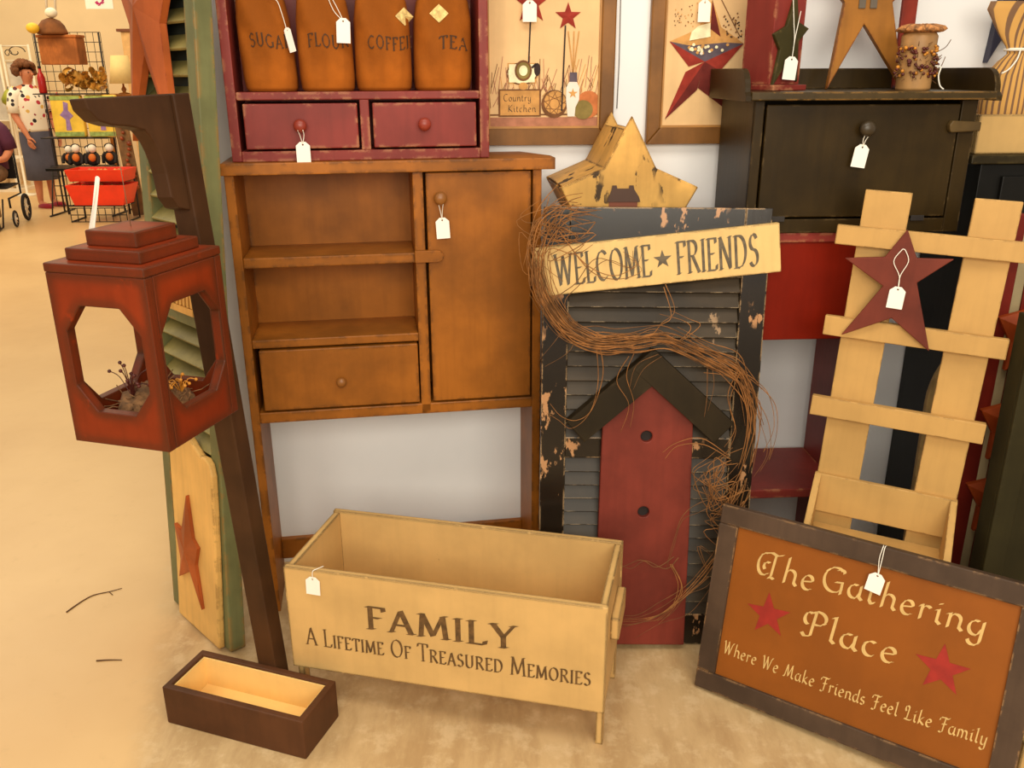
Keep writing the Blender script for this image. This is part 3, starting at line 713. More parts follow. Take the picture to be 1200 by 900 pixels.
bm = BM(); plate(bm, [(-.056, 1.230), (.031, 1.230), (.027, 1.243), (.014, 1.262), (.012, 1.272), (.001, 1.272), (.0, 1.264), (-.030, 1.264), (-.032, 1.272), (-.043, 1.272), (-.045, 1.260)], -.007, -.0046)
obj('painted_roof', bm, flat('painted roof brown', (76, 50, 36), .6), t)

# ------------------------------------------------------------------ Gathering Place sign
SG = frame(.482, 1.9196, -.645, .2483, .008, .0265)
t = thing('gathering_sign', 'framed caramel sign lettered The Gathering Place leaning on the cream picket planter', 'sign', SG)
W2, H2, fr = .742, .500, .050
bm = BM(); plate(bm, [(fr-.006, fr-.006), (W2-fr+.006, fr-.006), (W2-fr+.006, H2-fr+.006), (fr-.006, H2-fr+.006)], .008, .020); obj('panel', bm, signpanel, t)
for pts in ([(0, H2-fr), (W2, H2-fr), (W2, H2), (0, H2)], [(0, 0), (W2, 0), (W2, fr), (0, fr)], [(0, fr), (fr, fr), (fr, H2-fr), (0, H2-fr)], [(W2-fr, fr), (W2, fr), (W2, H2-fr), (W2-fr, H2-fr)]):
    bm = BM(); plate(bm, pts, 0, .026); obj('frame_rail', bm, framebrown, t, bevel=.003)
bm = BM(); Y = .0072
letter(bm, 'The', SCRIPT, flat_place(.112, .343, Y), .145, .066, nib=.128, ang=40, sp=.10, slant=.06)
letter(bm, 'Gathering', SCRIPT, flat_place(.272, .357, Y), .362, .062, nib=.128, ang=40, sp=.10, slant=.06)
obj('lettering', bm, paleletter, t); bm = BM()
letter(bm, 'Place', SCRIPT, flat_place(.246, .232, Y), .222, .066, nib=.128, ang=40, sp=.10, slant=.06)
obj('lettering', bm, paleletter, t)
bm = BM()
letter(bm, 'Where We Make Friends Feel Like Family', SCRIPT, lambda u, v, i: (.060+u, Y-(i % 9)*1.5e-5, .113+v+.010*(1-((u-.29)/.30)**2)*(-.6)+.012*u), .618, .034, nib=.15, ang=40, sp=.09, slant=.06, space=.45)
obj('lettering', bm, paleletter, t)
bm = BM(); plate(bm, star_pts(.161, .250, .058, .023, -.12), .0070, .0079); obj('painted_star', bm, signred, t)
bm = BM(); plate(bm, star_pts(.565, .258, .060, .024, -.06), .0070, .0079); obj('painted_star', bm, signred, t)
top = SG @ Vector((.400, -.006, .436))
price_tag('price tag hanging on the caramel Gathering Place sign', top, [[SG @ Vector((.397, .012, .501)), SG @ Vector((.399, -.003, .499)), SG @ Vector((.396, -.005, .47)), top+Vector((0, 0, -.006))], [SG @ Vector((.403, .012, .501)), SG @ Vector((.403, -.003, .499)), SG @ Vector((.402, -.005, .47)), top+Vector((0, 0, -.006))]], .037, .048, -.645, .12, .2)

# ------------------------------------------------------------------ picket planter
PK = frame(.788, 2.100, -.434, .058, .013, -.035)
kk = 1.077; ZP = lambda b: kk*b-.119
t = thing('picket_planter', 'cream picket fence wall planter leaning behind the caramel sign', 'planter', PK)
for x0, x1 in ((0, .098), (.222, .314)):
    bm = BM(); box(bm, x0*kk, x1*kk, 0, .019, .0, ZP(1.288)); obj('picket', bm, picketcream, t, bevel=.002)
for z0, z1, x0, x1 in ((1.163, 1.207, -.046, .37), (.950, .996, -.040, .345), (.750, .798, -.040, .338)):
    bm = BM(); box(bm, x0*kk, x1*kk, -.0215, -.0005, ZP(z0), ZP(z1)); obj('rail', bm, picketcream, t, bevel=.002)
B0, B1, zb, zt = -.005, .340, .380, ZP(.602)
bm = BM(); box(bm, B0, B1, -.016, -.0005, ZP(.503), zt); obj('box_back', bm, picketcream, t, bevel=.002)
fd = .165
for x0, x1 in ((B0, B0+.017), (B1-.017, B1)):
    bm = BM(); plate(bm, [(-.0165, zb), (-.0165, zt), (-fd, zt-.102), (-fd, zb)], x0, x1, axis='X'); obj('box_side', bm, picketcream, t, bevel=.002)
bm = BM(); box(bm, B0, B1, -fd-.016, -fd-.0005, zb, zt-.108); obj('box_front', bm, picketcream, t, bevel=.002)
bm = BM(); plate(bm, [(B0+.0175, -.017), (B0+.0175, -fd), (B1-.0175, -fd), (B1-.0175, -.017)], zb, zb+.012, axis='Z'); obj('box_floor', bm, picketcream, t)

ST = PK @ Matrix.Translation((.100*kk, -.023, ZP(1.052)))
t = thing('hanging_star', 'dull maroon wooden star hanging on the cream picket planter', 'star', ST)
bm = BM(); sp = [(.001, .160), (.030, .100), (.104, .106), (.040, .046), (.092, -.104), (.002, -.040), (-.098, -.095), (-.028, .030), (-.118, .083), (-.035, .095)]
sp = [(x*kk, z*kk) for x, z in sp]; plate(bm, sp, -.012, 0); obj('star_board', bm, paint('maroon star paint', (108, 46, 32), (70, 30, 24), edge=.3, rough=.6), t, bevel=.002)
top = ST @ Vector((.005, -.018, .036))
price_tag('price tag hanging on the maroon star of the picket planter', top, [[ST @ Vector((0, -.0132, .126)), ST @ Vector((-.004, -.0145, .122)), ST @ Vector((-.016, -.016, .095)), ST @ Vector((.002, -.017, .062)), top+Vector((0, 0, -.006))], [ST @ Vector((0, -.0132, .126)), ST @ Vector((.006, -.0145, .122)), ST @ Vector((.016, -.016, .098)), ST @ Vector((.004, -.017, .062)), top+Vector((0, 0, -.006))]], .036, .054, -.434, .07)

# ------------------------------------------------------------------ dark cabinet on its red stand
RS = frame(.50, 2.27, WY)
t = thing('red_stand', 'dark red open stand under the black green bread cabinet', 'stand', RS)
for x0 in (0, .472):
    bm = BM(); box(bm, x0, x0+.024, 0, .33, 0, 1.125); obj('side_panel', bm, barnred, t, bevel=.003)
bm = BM(); box(bm, .024, .472, .0, .02, .858, 1.125); obj('apron', bm, paint('bright apron red', (124, 24, 4), (70, 26, 16), edge=.3, rough=.45, var=.14, spec=.15), t, bevel=.003)
bm = BM(); box(bm, .024, .472, .03, .33, .360, .388); obj('lower_shelf', bm, barnred, t, bevel=.003)
bm = BM(); box(bm, -.01, .506, -.005, .335, 1.1255, 1.151); obj('top_board', bm, barnred, t, bevel=.003)

DK = frame(.606, 2.267, .03, z=1.152)
t = thing('bread_cabinet', 'black green wooden cabinet with drop door and gallery top, on the red stand', 'cabinet', DK)
w_, d_, h_ = .561, .318, .329
bm = BM(); box(bm, 0, .018, .001, d_, 0, h_); obj('side_panel', bm, blackgreen, t, bevel=.002)
bm = BM(); box(bm, w_-.018, w_, .001, d_, 0, h_); obj('side_panel', bm, blackgreen, t, bevel=.002)
bm = BM(); box(bm, .018, w_-.018, d_-.012, d_-.001, 0, h_); obj('back_panel', bm, blackgreen, t)
bm = BM(); box(bm, .018, w_-.018, .002, d_-.012, 0, .018); obj('bottom_board', bm, blackgreen, t)
bm = BM()
box(bm, 0, .024, -.0, .017, 0, h_); obj('face_stile', bm, blackgreen, t, bevel=.002)
bm = BM(); box(bm, w_-.040, w_, -.0, .017, 0, h_); obj('face_stile', bm, blackgreen, t, bevel=.002)
bm = BM(); box(bm, .024, w_-.040, .0, .017, 0, .036); obj('face_rail', bm, blackgreen, t, bevel=.002)
bm = BM(); box(bm, .029, w_-.045, -.004, .014, .041, h_-.010); d = obj('door', bm, blackgreen, t, bevel=.003)
knob('knob', d, (.277, -.004, .262), .020, knobdark)
for x in (.065, .43):
    bm = BM(); box(bm, x, x+.035, -.006, -.001, .030, .044); obj('hinge', bm, iron, d, bevel=.001)
bm = BM(); plate(bm, [(.488, .258), (.492, .251), (.566, .254), (.566, .276), (.492, .280), (.486, .269)], -.022, -.0045); obj('turn_latch', bm, paint('latch paint', (86, 66, 34), edge=0), t, bevel=.003)
bm = BM(); box(bm, -.022, w_+.022, -.040, d_+.01, h_+.0005, h_+.0205); obj('top_board', bm, paint('rubbed top paint', (62, 48, 24), (160, 116, 58), edge=.75, radius=.0022, rough=.35, var=.3, grain=.3, spec=.2), t, bevel=.003)
for x0 in (-.036, w_+.022):
    bm = BM(); prof = [(d_+.01, h_-.002), (d_+.01, h_+.075)]+[(d_+.01-.0, h_+.075)]+[(.030-.055*math.sin(a*PI/16), h_+.020+.055*math.cos(a*PI/16)) for a in range(0, 9)]+[(-.038, h_+.010), (-.038, h_-.002)]
    prof = [prof[0], prof[1]]+prof[3:]
    bm = BM(); plate(bm, prof, x0, x0+.014, axis='X'); obj('gallery_end', bm, blackgreen, t, bevel=.003)
bm = BM(); box(bm, -.022, w_+.022, d_-.006, d_+.01, h_+.021, h_+.075); obj('gallery_back', bm, blackgreen, t, bevel=.003)
k0 = DK @ Vector((.277, -.042, .248))
tp = DK @ Vector((.272, -.026, .224))
price_tag('price tag hanging from the knob of the black green cabinet', tp, [[k0+Vector((-.006, .004, .004)), tp+Vector((-.003, -.004, .012)), tp+Vector((0, 0, -.006))], [k0+Vector((.006, .004, .004)), tp+Vector((.004, -.004, .012)), tp+Vector((0, 0, -.006))]], .036, .056, .03, .14)

ZT = 1.152+.3500
# tall red block with green star
BX = frame(.664, 2.372, .50, z=ZT)
t = thing('red_candle_box', 'tall narrow red wooden box with a green star on the black green cabinet', 'box', BX)
bm = BM(); box(bm, 0, .105, .0, .105, .014, .36); obj('box_body', bm, barnred, t, bevel=.002)
bm = BM(); box(bm, -.006, .111, -.022, .108, 0, .0138); obj('base_board', bm, barnred, t, bevel=.002)
bm = BM(); plate(bm, [(.058, .235), (.074, .165), (.112, .150), (.080, .118), (.088, .020), (.048, .072), (.002, .008), (.018, .098), (-.008, .135), (.034, .155)], -.011, -.0005); obj('green_star', bm, paint('dark green star paint', (66, 58, 26), (120, 96, 50), edge=.4, rough=.5), t, bevel=.002)
tp = BX @ Vector((.050, -.022, .082))
price_tag('price tag hanging on the green star of the tall red box', tp, [[BX @ Vector((.044, -.013, .215)), BX @ Vector((.047, -.020, .16)), BX @ Vector((.052, -.022, .12)), tp+Vector((0, 0, -.006))], [BX @ Vector((.074, -.013, .19)), BX @ Vector((.060, -.020, .15)), BX @ Vector((.053, -.022, .12)), tp+Vector((0, 0, -.006))]], .036, .056, .2, .08)

t = thing('saltbox_star', 'tall mustard wooden star with two small windows standing on the cabinet top', 'star', frame(.936, 2.47, .02, .05, ZT+.001))
bm = BM(); plate(bm, [(-.088, 0), (-.062, .215), (-.150, .30), (-.045, .31), (.0, .44), (.045, .31), (.150, .30), (.064, .215), (.118, 0), (-.005, .162)], 0, .020); obj('star_board', bm, paint('mustard star paint', (150, 96, 32), (110, 50, 26), edge=.8, radius=.003, rough=.5), t, bevel=.002)
for x in (-.026, .004):
    bm = BM(); box(bm, x, x+.018, -.004, -.0005, .200, .245); obj('window_block', bm, greyslate, t, bevel=.001)

CD = Matrix.Translation((1.030, 2.36, ZT))
t = thing('berry_candle', 'cream pillar candle wrapped in berries with a ruffled fabric cap, on the cabinet top', 'candle', CD)
bm = BM(); lathe(bm, [(.040, 0), (.042, .006), (.042, .10), (.043, .128), (.038, .136)], 28); obj('jar', bm, flat('candle wax cream', (170, 126, 76), .5, .25, 12), t, smooth=True)
bm = BM(); n = 40; rings = []
for r, z, wv in ((.030, .136, 0), (.052, .139, .002), (.057, .143, .005), (.050, .150, .005), (.030, .156, .003), (.004, .157, 0)):
    rings.append([bm.verts.new(((r+wv*math.sin(k*1.9))*math.cos(2*PI*k/n), (r+wv*math.sin(k*1.9))*math.sin(2*PI*k/n), z+wv*math.cos(k*2.7)*.6)) for k in range(n)])
for a, b in zip(rings, rings[1:]):
    for k in range(n): bm.faces.new((a[k], a[(k+1) % n], b[(k+1) % n], b[k]))
bm.faces.new(list(reversed(rings[0]))); bm.faces.new(rings[-1])
obj('fabric_cap', bm, flat('plaid cap cloth', (168, 112, 62), .8, .65, 90), t, smooth=True)
rr = random.Random(5)
for nm, m, n in (('berry_garland', berry, 34), ('burgundy_berries', burgundy, 70)):
    bm = BM()
    for k in range(n):
        an = rr.uniform(PI*.95, PI*2.05); z = rr.uniform(.03, .105); r = .044+rr.uniform(0, .008)
        ball(bm, (r*math.cos(an), r*math.sin(an), z), rr.uniform(.0035, .0052), sub=1)
    obj(nm, bm, m, t)
bm = BM()
for k in range(48):
    an = rr.uniform(PI, PI*2); z = rr.uniform(.025, .11); p = Vector((.043*math.cos(an), .043*math.sin(an), z))
    q = p*1.0+Vector((math.cos(an)*.014, math.sin(an)*.014, rr.uniform(-.012, .02))); tube(bm, [p, q], .0008, 4)
obj('twig_wrap', bm, vinedark, t); bm = BM()
p = Vector((.042, -.01, .09)); tube(bm, smooth_path([p, p+Vector((.02, -.004, .012)), p+Vector((.03, -.006, .03))], 4), .001, 4)
obj('twig', bm, vinedark, t); bm = BM()
p = Vector((.042, -.008, .035)); tube(bm, smooth_path([p, p+Vector((.016, -.004, .02)), p+Vector((.026, 0, .045))], 4), .001, 4)
obj('twig', bm, vinedark, t)
bm = BM(); tube(bm, smooth_path([(.036, -.026, .058), (.050, -.030, .055), (.046, -.034, .035), (.052, -.036, .012), (.062, -.038, .0025)], 6), .0018, 5); obj('tag_string', bm, stringwhite, t)

t = thing('red_flag_strip', 'narrow red wooden strip standing behind the mustard saltbox star', 'board', frame(1.05, 2.53, .02, .03, ZT+.001))
bm = BM(); box(bm, 0, .040, 0, .014, 0, .36); obj('board', bm, orangered if False else paint('strip red', (128, 40, 22), (60, 30, 30), edge=.5, rough=.5, chips=(70, 46, 50), chip_at=.6), t, bevel=.002)

# ------------------------------------------------------------------ framed pictures on the wall
canvas = paint('aged cream canvas', (232, 192, 138), rough=.7, var=.10, grain=.22, gdir=(14, 14, .6), bump=0, spec=.15)
pm = {}
def pic_mat(n, c): return flat('picture '+n, c, .75, .18, 30, spec=.15)
def picture(label, x0, x1, z0, z1, ft, fb):
    P = Matrix.Translation((0, 0, 0)) @ WALL @ Matrix.Translation((-.05, -.024, 0))
    t = thing('framed_picture', label, 'picture', P @ Matrix.Translation((x0, 0, z0)), 'framed pictures on the white wall')
    W_, H_ = x1-x0, z1-z0
    for pts in ([(0, 0), (W_, 0), (W_-ft, fb), (ft, fb)], [(0, H_), (ft, H_-fb), (W_-ft, H_-fb), (W_, H_)], [(0, 0), (ft, fb), (ft, H_-fb), (0, H_)], [(W_, 0), (W_, H_), (W_-ft, H_-fb), (W_-ft, fb)]):
        bm = BM(); plate(bm, pts, -.004, .0225); obj('frame_rail', bm, picframe, t, bevel=.004)
    bm = BM(); plate(bm, [(ft-.001, fb-.001), (W_-ft+.001, fb-.001), (W_-ft+.001, H_-fb+.001), (ft-.001, H_-fb+.001)], .0025, .0078, [[(ft+.005, fb+.006), (W_-ft-.005, fb+.006), (W_-ft-.005, H_-fb-.006), (ft+.005, H_-fb-.006)]]); obj('gold_lip', bm, flat('old gold lip', (176, 122, 56), .45, .15), t)
    bm = BM(); box(bm, ft-.004, W_-ft+.004, .008, .020, fb-.004, H_-fb+.004); obj('canvas', bm, canvas, t)
    return t
RED, DRED, BRN, DK_, CRM, TAN, GRN, BLU, PINK, ORG = [pic_mat(*a) for a in (('red', (150, 52, 40)), ('dark red', (106, 40, 34)), ('brown', (120, 80, 50)), ('black', (58, 46, 42)), ('cream', (250, 232, 188)), ('tan', (204, 150, 86)), ('moss', (140, 120, 66)), ('bluegrey', (96, 84, 92)), ('dusty pink', (178, 120, 92)), ('orange', (200, 118, 68)))]
PMATS = [RED, DRED, BRN, DK_, CRM, TAN, GRN, BLU, PINK, ORG, flat('picture white', (232, 222, 206), .7, .05)]
yP = .0075
def blob(bm, cx, cz, rx, rz, mi, y, n=20): plate(bm, [(cx+rx*math.cos(2*PI*k/n), cz+rz*math.sin(2*PI*k/n)) for k in range(n)], y-.0003, y, mi=mi)
def line(bm, p, q, w, mi, y):
    d = (Vector(q)-Vector(p)).normalized(); n = Vector((-d.y, d.x))*w/2
    plate(bm, [tuple(Vector(p)-n), tuple(Vector(q)-n), tuple(Vector(q)+n), tuple(Vector(p)+n)], y-.0003, y, mi=mi)

t = picture('framed country picture with stars on stems and a white sheep, left of the yellow star', -.105, .290, 1.352, 1.86, .040, .046)
bm = BM(); ox, oz = .105, -1.352
X = lambda x: x+ox
Z = lambda z: z+oz
box(bm, .040, .355, yP-.0003, yP, .046, .076, mi=8)
line(bm, (.040, .083), (.355, .084), .004, 2, yP-.0004)
rp = random.Random(2)
for k in range(90):
    x = rp.uniform(.045, .35); zz = .10+rp.uniform(0, .06)
    line(bm, (x, zz), (x+rp.uniform(-.02, .03), zz+rp.uniform(.02, .09)), .0016, rp.choice((8, 2, 5, 8)), yP-.0005-.00001*k)
# sheep
blob(bm, X(.030), Z(1.545), .044, .030, 2, yP-.0008)
box(bm, X(-.010), X(.070), yP-.0011, yP-.0009, Z(1.519), Z(1.573), mi=5)
blob(bm, X(.030), Z(1.545), .040, .026, 4, yP-.0012); box(bm, X(-.006), X(.066), yP-.0016, yP-.0013, Z(1.522), Z(1.570), mi=4)
blob(bm, X(.073), Z(1.556), .009, .017, 3, yP-.002); line(bm, (X(.058), Z(1.560)), (X(.070), Z(1.571)), .006, 3, yP-.002)
for r, m in ((.024, 2), (.019, 6), (.012, 4)): blob(bm, X(.034), Z(1.553), r, r*1.15, m, yP-.0022-(.024-r)*.05)
blob(bm, X(.034), Z(1.512), .013, .010, 5, yP-.0022)
# plaque
box(bm, X(-.036), X(.084), yP-.0018, yP-.0012, Z(1.430), Z(1.504), mi=2); box(bm, X(-.031), X(.079), yP-.0024, yP-.0019, Z(1.434), Z(1.500), mi=5)
# balls
blob(bm, X(.122), Z(1.464), .037, .038, 2, yP-.002); blob(bm, X(.124), Z(1.468), .031, .031, 5, yP-.0024)
for k in range(16):
    an = k*.7; line(bm, (X(.122)+.033*math.cos(an), Z(1.464)+.034*math.sin(an)), (X(.122)+.033*math.cos(an+2.3), Z(1.464)+.034*math.sin(an+2.3)), .0013, 2, yP-.0028-.00001*k)
blob(bm, X(.219), Z(1.462), .035, .037, 9, yP-.002); blob(bm, X(.204), Z(1.448), .028, .026, 6, yP-.0025)
# bottle
plate(bm, [(X(.160), Z(1.430)), (X(.180), Z(1.430)), (X(.182), Z(1.455)), (X(.192), Z(1.475)), (X(.192), Z(1.508)), (X(.184), Z(1.524)), (X(.164), Z(1.524)), (X(.155), Z(1.508)), (X(.155), Z(1.475))], yP-.0034, yP-.003, mi=10)
box(bm, X(.164), X(.185), yP-.0042, yP-.0035, Z(1.523), Z(1.548), mi=7); plate(bm, star_pts(X(.174), Z(1.492), .014), yP-.004, yP-.0036, mi=5)
for dx in (-.012, .004, .018): line(bm, (X(.174), Z(1.546)), (X(.170+dx), Z(1.655)), .003, 5, yP-.003)
# stars on stems
line(bm, (X(.049), Z(1.572)), (X(.054), Z(1.69)), .004, 3, yP-.0014); line(bm, (X(.143), Z(1.445)), (X(.150), Z(1.67)), .004, 3, yP-.0034)
relief_star(bm, X(.056), Z(1.726), .055, yP-.001, .0005, .004, .021, mi=0); relief_star(bm, X(.157), Z(1.692), .037, yP-.001, .0005, .003, .015, mi=0)
obj('painted_scene', bm, PMATS, t)
bm = BM()
letter(bm, 'Country', SCRIPT, flat_place(X(-.022), Z(1.472), yP-.0026), .078, .019, nib=.12, ang=40, sp=.08)
obj('lettering', bm, flat('picture ink', (70, 52, 34), .7), t); bm = BM()
letter(bm, 'Kitchen', SCRIPT, flat_place(X(-.010), Z(1.443), yP-.0026), .080, .019, nib=.12, ang=40, sp=.08)
obj('lettering', bm, flat('picture ink', (70, 52, 34), .7), t)
P = Matrix.Translation(wall_pt(.052, 1.732, .036))
price_tag('price tag hanging over the left star of the left framed picture', P.translation, [[P.translation+Vector((-.004, .012, .10)), P.translation+Vector((-.003, 0, .05)), P.translation+Vector((0, 0, -.006))], [P.translation+Vector((.004, .012, .10)), P.translation+Vector((.003, 0, .05)), P.translation+Vector((0, 0, -.006))]], .038, .054, WY)

t = picture('framed picture of a folded red star pouch with white berries, behind the black green cabinet', .387, .735, 1.352, 1.86, .040, .046)
ox, oz = -.387, -1.352; bm = BM()
cx, cz = X(.560), Z(1.600)
S5 = {'L': (X(.442), Z(1.628)), 'R': (X(.652), Z(1.622)), 'B': (X(.440), Z(1.420)), 'T': (X(.555), Z(1.735)), 'C': (X(.545), Z(1.575)), 'BR': (X(.610), Z(1.45))}
plate(bm, [S5['L'], (X(.52), Z(1.66)), S5['T'], (X(.585), Z(1.665)), S5['R'], S5['C']], yP-.0004, yP, mi=5)
plate(bm, [(X(.555), Z(1.66)), S5['T'], (X(.585), Z(1.64))], yP-.0012, yP-.0006, mi=1)
plate(bm, [S5['L'], (X(.50), Z(1.617)), (X(.60), Z(1.625)), S5['R'], S5['C'], (X(.50), Z(1.57))], yP-.0010, yP-.0006, mi=7)
plate(bm, [S5['L'], S5['C'], (X(.500), Z(1.562))], yP-.0018, yP-.0011, mi=0); plate(bm, [S5['R'], (X(.59), Z(1.550)), S5['C']], yP-.0018, yP-.0011, mi=0)
plate(bm, [S5['C'], S5['B'], (X(.492), Z(1.548))], yP-.0024, yP-.0012, mi=0); plate(bm, [S5['C'], (X(.528), Z(1.50)), S5['B']], yP-.0022, yP-.0012, mi=1)
plate(bm, [S5['C'], (X(.59), Z(1.55)), S5['BR'], (X(.53), Z(1.505))], yP-.0019, yP-.0012, mi=1)
plate(bm, [(X(.497), Z(1.630)), (X(.556), Z(1.640)), (X(.553), Z(1.676)), (X(.520), Z(1.668)), (X(.502), Z(1.652))], yP-.0030, yP-.0024, mi=4)
for k in range(22):
    u = rp.uniform(-1, 1); blob(bm, X(.552)+u*.055, Z(1.603)+rp.uniform(-.018, .016)*(1-abs(u)*.6)+abs(u)*.012, .0045, .0042, rp.choice((4, 4, 10, 5)), yP-.0028-.00002*k, 8)
line(bm, (X(.580), Z(1.735)), (X(.640), Z(1.64)), .0025, 2, yP-.001)
for k in range(40):
    x, z = rp.uniform(X(.59), X(.645)), rp.uniform(Z(1.63), Z(1.70)); blob(bm, x, z, .0025, .0025, rp.choice((2, 3, 5)), yP-.0009-.00001*k, 6)
    x, z = rp.uniform(X(.45), X(.53)), rp.uniform(Z(1.66), Z(1.73)); blob(bm, x, z, .0018, .0018, rp.choice((2, 5)), yP-.0009-.00001*k, 6)
obj('painted_scene', bm, PMATS, t)
P = Matrix.Translation(wall_pt(.531, 1.733, .036))
price_tag('price tag hanging over the top of the folded red star picture', P.translation, [[P.translation+Vector((-.004, .012, .10)), P.translation+Vector((-.003, 0, .05)), P.translation+Vector((0, 0, -.006))], [P.translation+Vector((.004, .012, .10)), P.translation+Vector((.003, 0, .05)), P.translation+Vector((0, 0, -.006))]], .034, .056, WY)

bm = BM(); o = wall_pt(.303, 1.45, .004); tube(bm, [(0, 0, 0), (.002, 0, .12), (.0, 0, .30), (.001, 0, .46)], .0014, 5)
tag(obj('wall_cord', bm, flat('grey cord', (130, 126, 122), .8), mat=Matrix.Translation(o)), 'thin grey cord hanging down the white wall between the two framed pictures', 'cord')

# ------------------------------------------------------------------ things at the right edge
BK = frame(1.266, 2.410, WY)
t = thing('black_cabinet', 'tall plain black cabinet behind the cream pickets carrying a cream tray', 'cabinet', BK)
bm = BM(); box(bm, 0, .52, .0, .245, 0, 1.312); obj('carcass', bm, blackpaint, t, bevel=.003)
bm = BM(); box(bm, -.038, .55, -.018, .245, 1.3125, 1.336); obj('top_board', bm, paint('black brown top', (52, 42, 20), (96, 80, 44), edge=.4, rough=.4), t, bevel=.003)
bm = BM(); box(bm, .06, .26, -.012, -.0005, .70, 1.28); d = obj('door', bm, blackpaint, t, bevel=.003)
knob('knob', d, (.235, -.012, 1.0), .015, knobdark)
TR = frame(1.243, 2.413, WY, z=1.3368)
t = thing('cream_tray', 'cream wooden tray box on top of the tall black cabinet', 'tray', TR)
for a in ((0, .36, 0, .014, 0, .102), (0, .36, .196, .21, 0, .102), (0, .014, .0142, .1958, 0, .102), (.346, .36, .0142, .1958, 0, .102)):
    bm = BM(); box(bm, *a); obj('tray_side', bm, cream, t, bevel=.003)
bm = BM(); box(bm, .0142, .3458, .0142, .1958, .002, .014); obj('tray_floor', bm, creamin, t)
def stripe_mat():
    t = NT('striped ticking cloth'); tc = t.t.nodes.new('ShaderNodeTexCoord'); sp = t.t.nodes.new('ShaderNodeSeparateXYZ'); t.l(tc.outputs['Object'], sp.inputs[0])
    at = t.t.nodes.new('ShaderNodeMath'); at.operation = 'ARCTAN2'; t.l(sp.outputs[1], at.inputs[0]); t.l(sp.outputs[0], at.inputs[1])
    s = t.math('SINE', t.math('MULTIPLY', at.outputs[0], 36))
    t.l(t.mix(t.ramp(s, .25, .55), srgb(204, 152, 78), srgb(120, 86, 58)), t.b.inputs['Base Color']); t.b.inputs['Roughness'].default_value = .85
    return t.m
BG = frame(1.392, 2.522, WY, z=1.3515)
t = thing('striped_bag', 'striped ticking cloth bag tied at the neck, standing in the cream tray', 'cloth bag', BG)
bm = BM(); loft(bm, [(0, 0, 0, .08, .05), (0, 0, .02, .095, .066), (0, 0, .11, .100, .072), (0, 0, .185, .094, .066), (0, 0, .220, .068, .046), (-.022, 0, .240, .027, .022), (-.032, 0, .258, .026, .020), (-.044, 0, .290, .041, .018), (-.064, 0, .350, .062, .013), (-.068, 0, .370, .052, .011)], 44)
for v in bm.verts:
    if v.co.z > .18: v.co.x += .004*math.sin(math.atan2(v.co.y, v.co.x)*9)
obj('bag_body', bm, stripe_mat(), t, smooth=True)
bm = BM(); lathe(bm, [(.028, -.004), (.031, 0), (.028, .004)], 16, 'Z', (-.028, 0, .250)); tube(bm, smooth_path([(-.03, -.026, .252), (-.05, -.050, .225), (-.075, -.062, .20), (-.095, -.066, .19)], 5), .0022, 5); obj('neck_string', bm, stringwhite, t)
t = thing('navy_sign', 'dark navy framed board on the wall behind the striped bag', 'picture', WALL @ Matrix.Translation((1.305, -.03, 1.628)))
bm = BM(); plate(bm, [(0, -.06), (.03, .0), (.40, .0), (.40, .3), (.028, .3)], 0, .028); obj('board', bm, flat('navy paint', (44, 42, 62), .4), t, bevel=.002)
bm = BM(); box(bm, .05, .40, -.008, -.0005, .0, .3); obj('face_panel', bm, flat('dark maroon black panel', (40, 24, 20), .35), t, bevel=.002)

t = thing('round_top_board', 'cream round-topped board leaning on the black cabinet behind the pickets', 'board', frame(1.200, 2.345, -.03, .02))
bm = BM(); plate(bm, [(0, 0), (.24, 0), (.24, .64)]+arc(.12, .64, .12, .18, 0, 180, 18), 0, .018); obj('board', bm, paint('aged cream board', (190, 160, 104), (90, 66, 40), edge=.5, rough=.5), t, bevel=.003)

LD = frame(1.172, 2.135, -.06)
t = thing('star_plank', 'tall dark red plank hung with three rust orange stars at the right edge', 'board', LD)
bm = BM(); box(bm, 0, .083, 0, .022, 0, 1.22); obj('red_board', bm, ladderred, t, bevel=.003)
bm = BM(); box(bm, .0835, .108, .004, .020, 0, 1.22); obj('cream_slat', bm, paint('grey cream slat', (176, 156, 116), rough=.6), t, bevel=.002)
bm = BM(); box(bm, .1085, .28, 0, .022, 0, 1.22); obj('red_board', bm, ladderred, t, bevel=.003)
for cz in (.920, .670, .455):
    bm = BM(); relief_star(bm, .168, cz, .122, -.0005, .014, .040, .078, rot=.05); obj('rust_star', bm, orangered, t)
t = thing('olive_door_panel', 'dark olive wooden panel standing at the right edge behind the caramel sign', 'panel', frame(1.178, 1.908, -.05))
bm = BM(); box(bm, 0, .38, 0, .06, 0, 1.02); obj('panel_board', bm, olive, t, bevel=.003)
for x0 in (.0, .33):
    bm = BM(); box(bm, x0, x0+.05, -.010, -.0005, 0, 1.02); obj('batten', bm, olive, t, bevel=.003)
t = thing('low_cream_box', 'low cream wooden box on the floor beyond the right end of the sign', 'box', frame(1.168, 1.60, -.2))
bm = BM(); plate(bm, [(0, 0), (.25, 0), (.25, .14), (0, .14)], .0, .10, [[(.014, .014), (.236, .014), (.236, .126), (.014, .126)]], axis='Z'); obj('box_sides', bm, cream, t, bevel=.003)
bm = BM(); box(bm, .0142, .2358, .0142, .1258, .004, .014); obj('box_floor', bm, creamin, t)

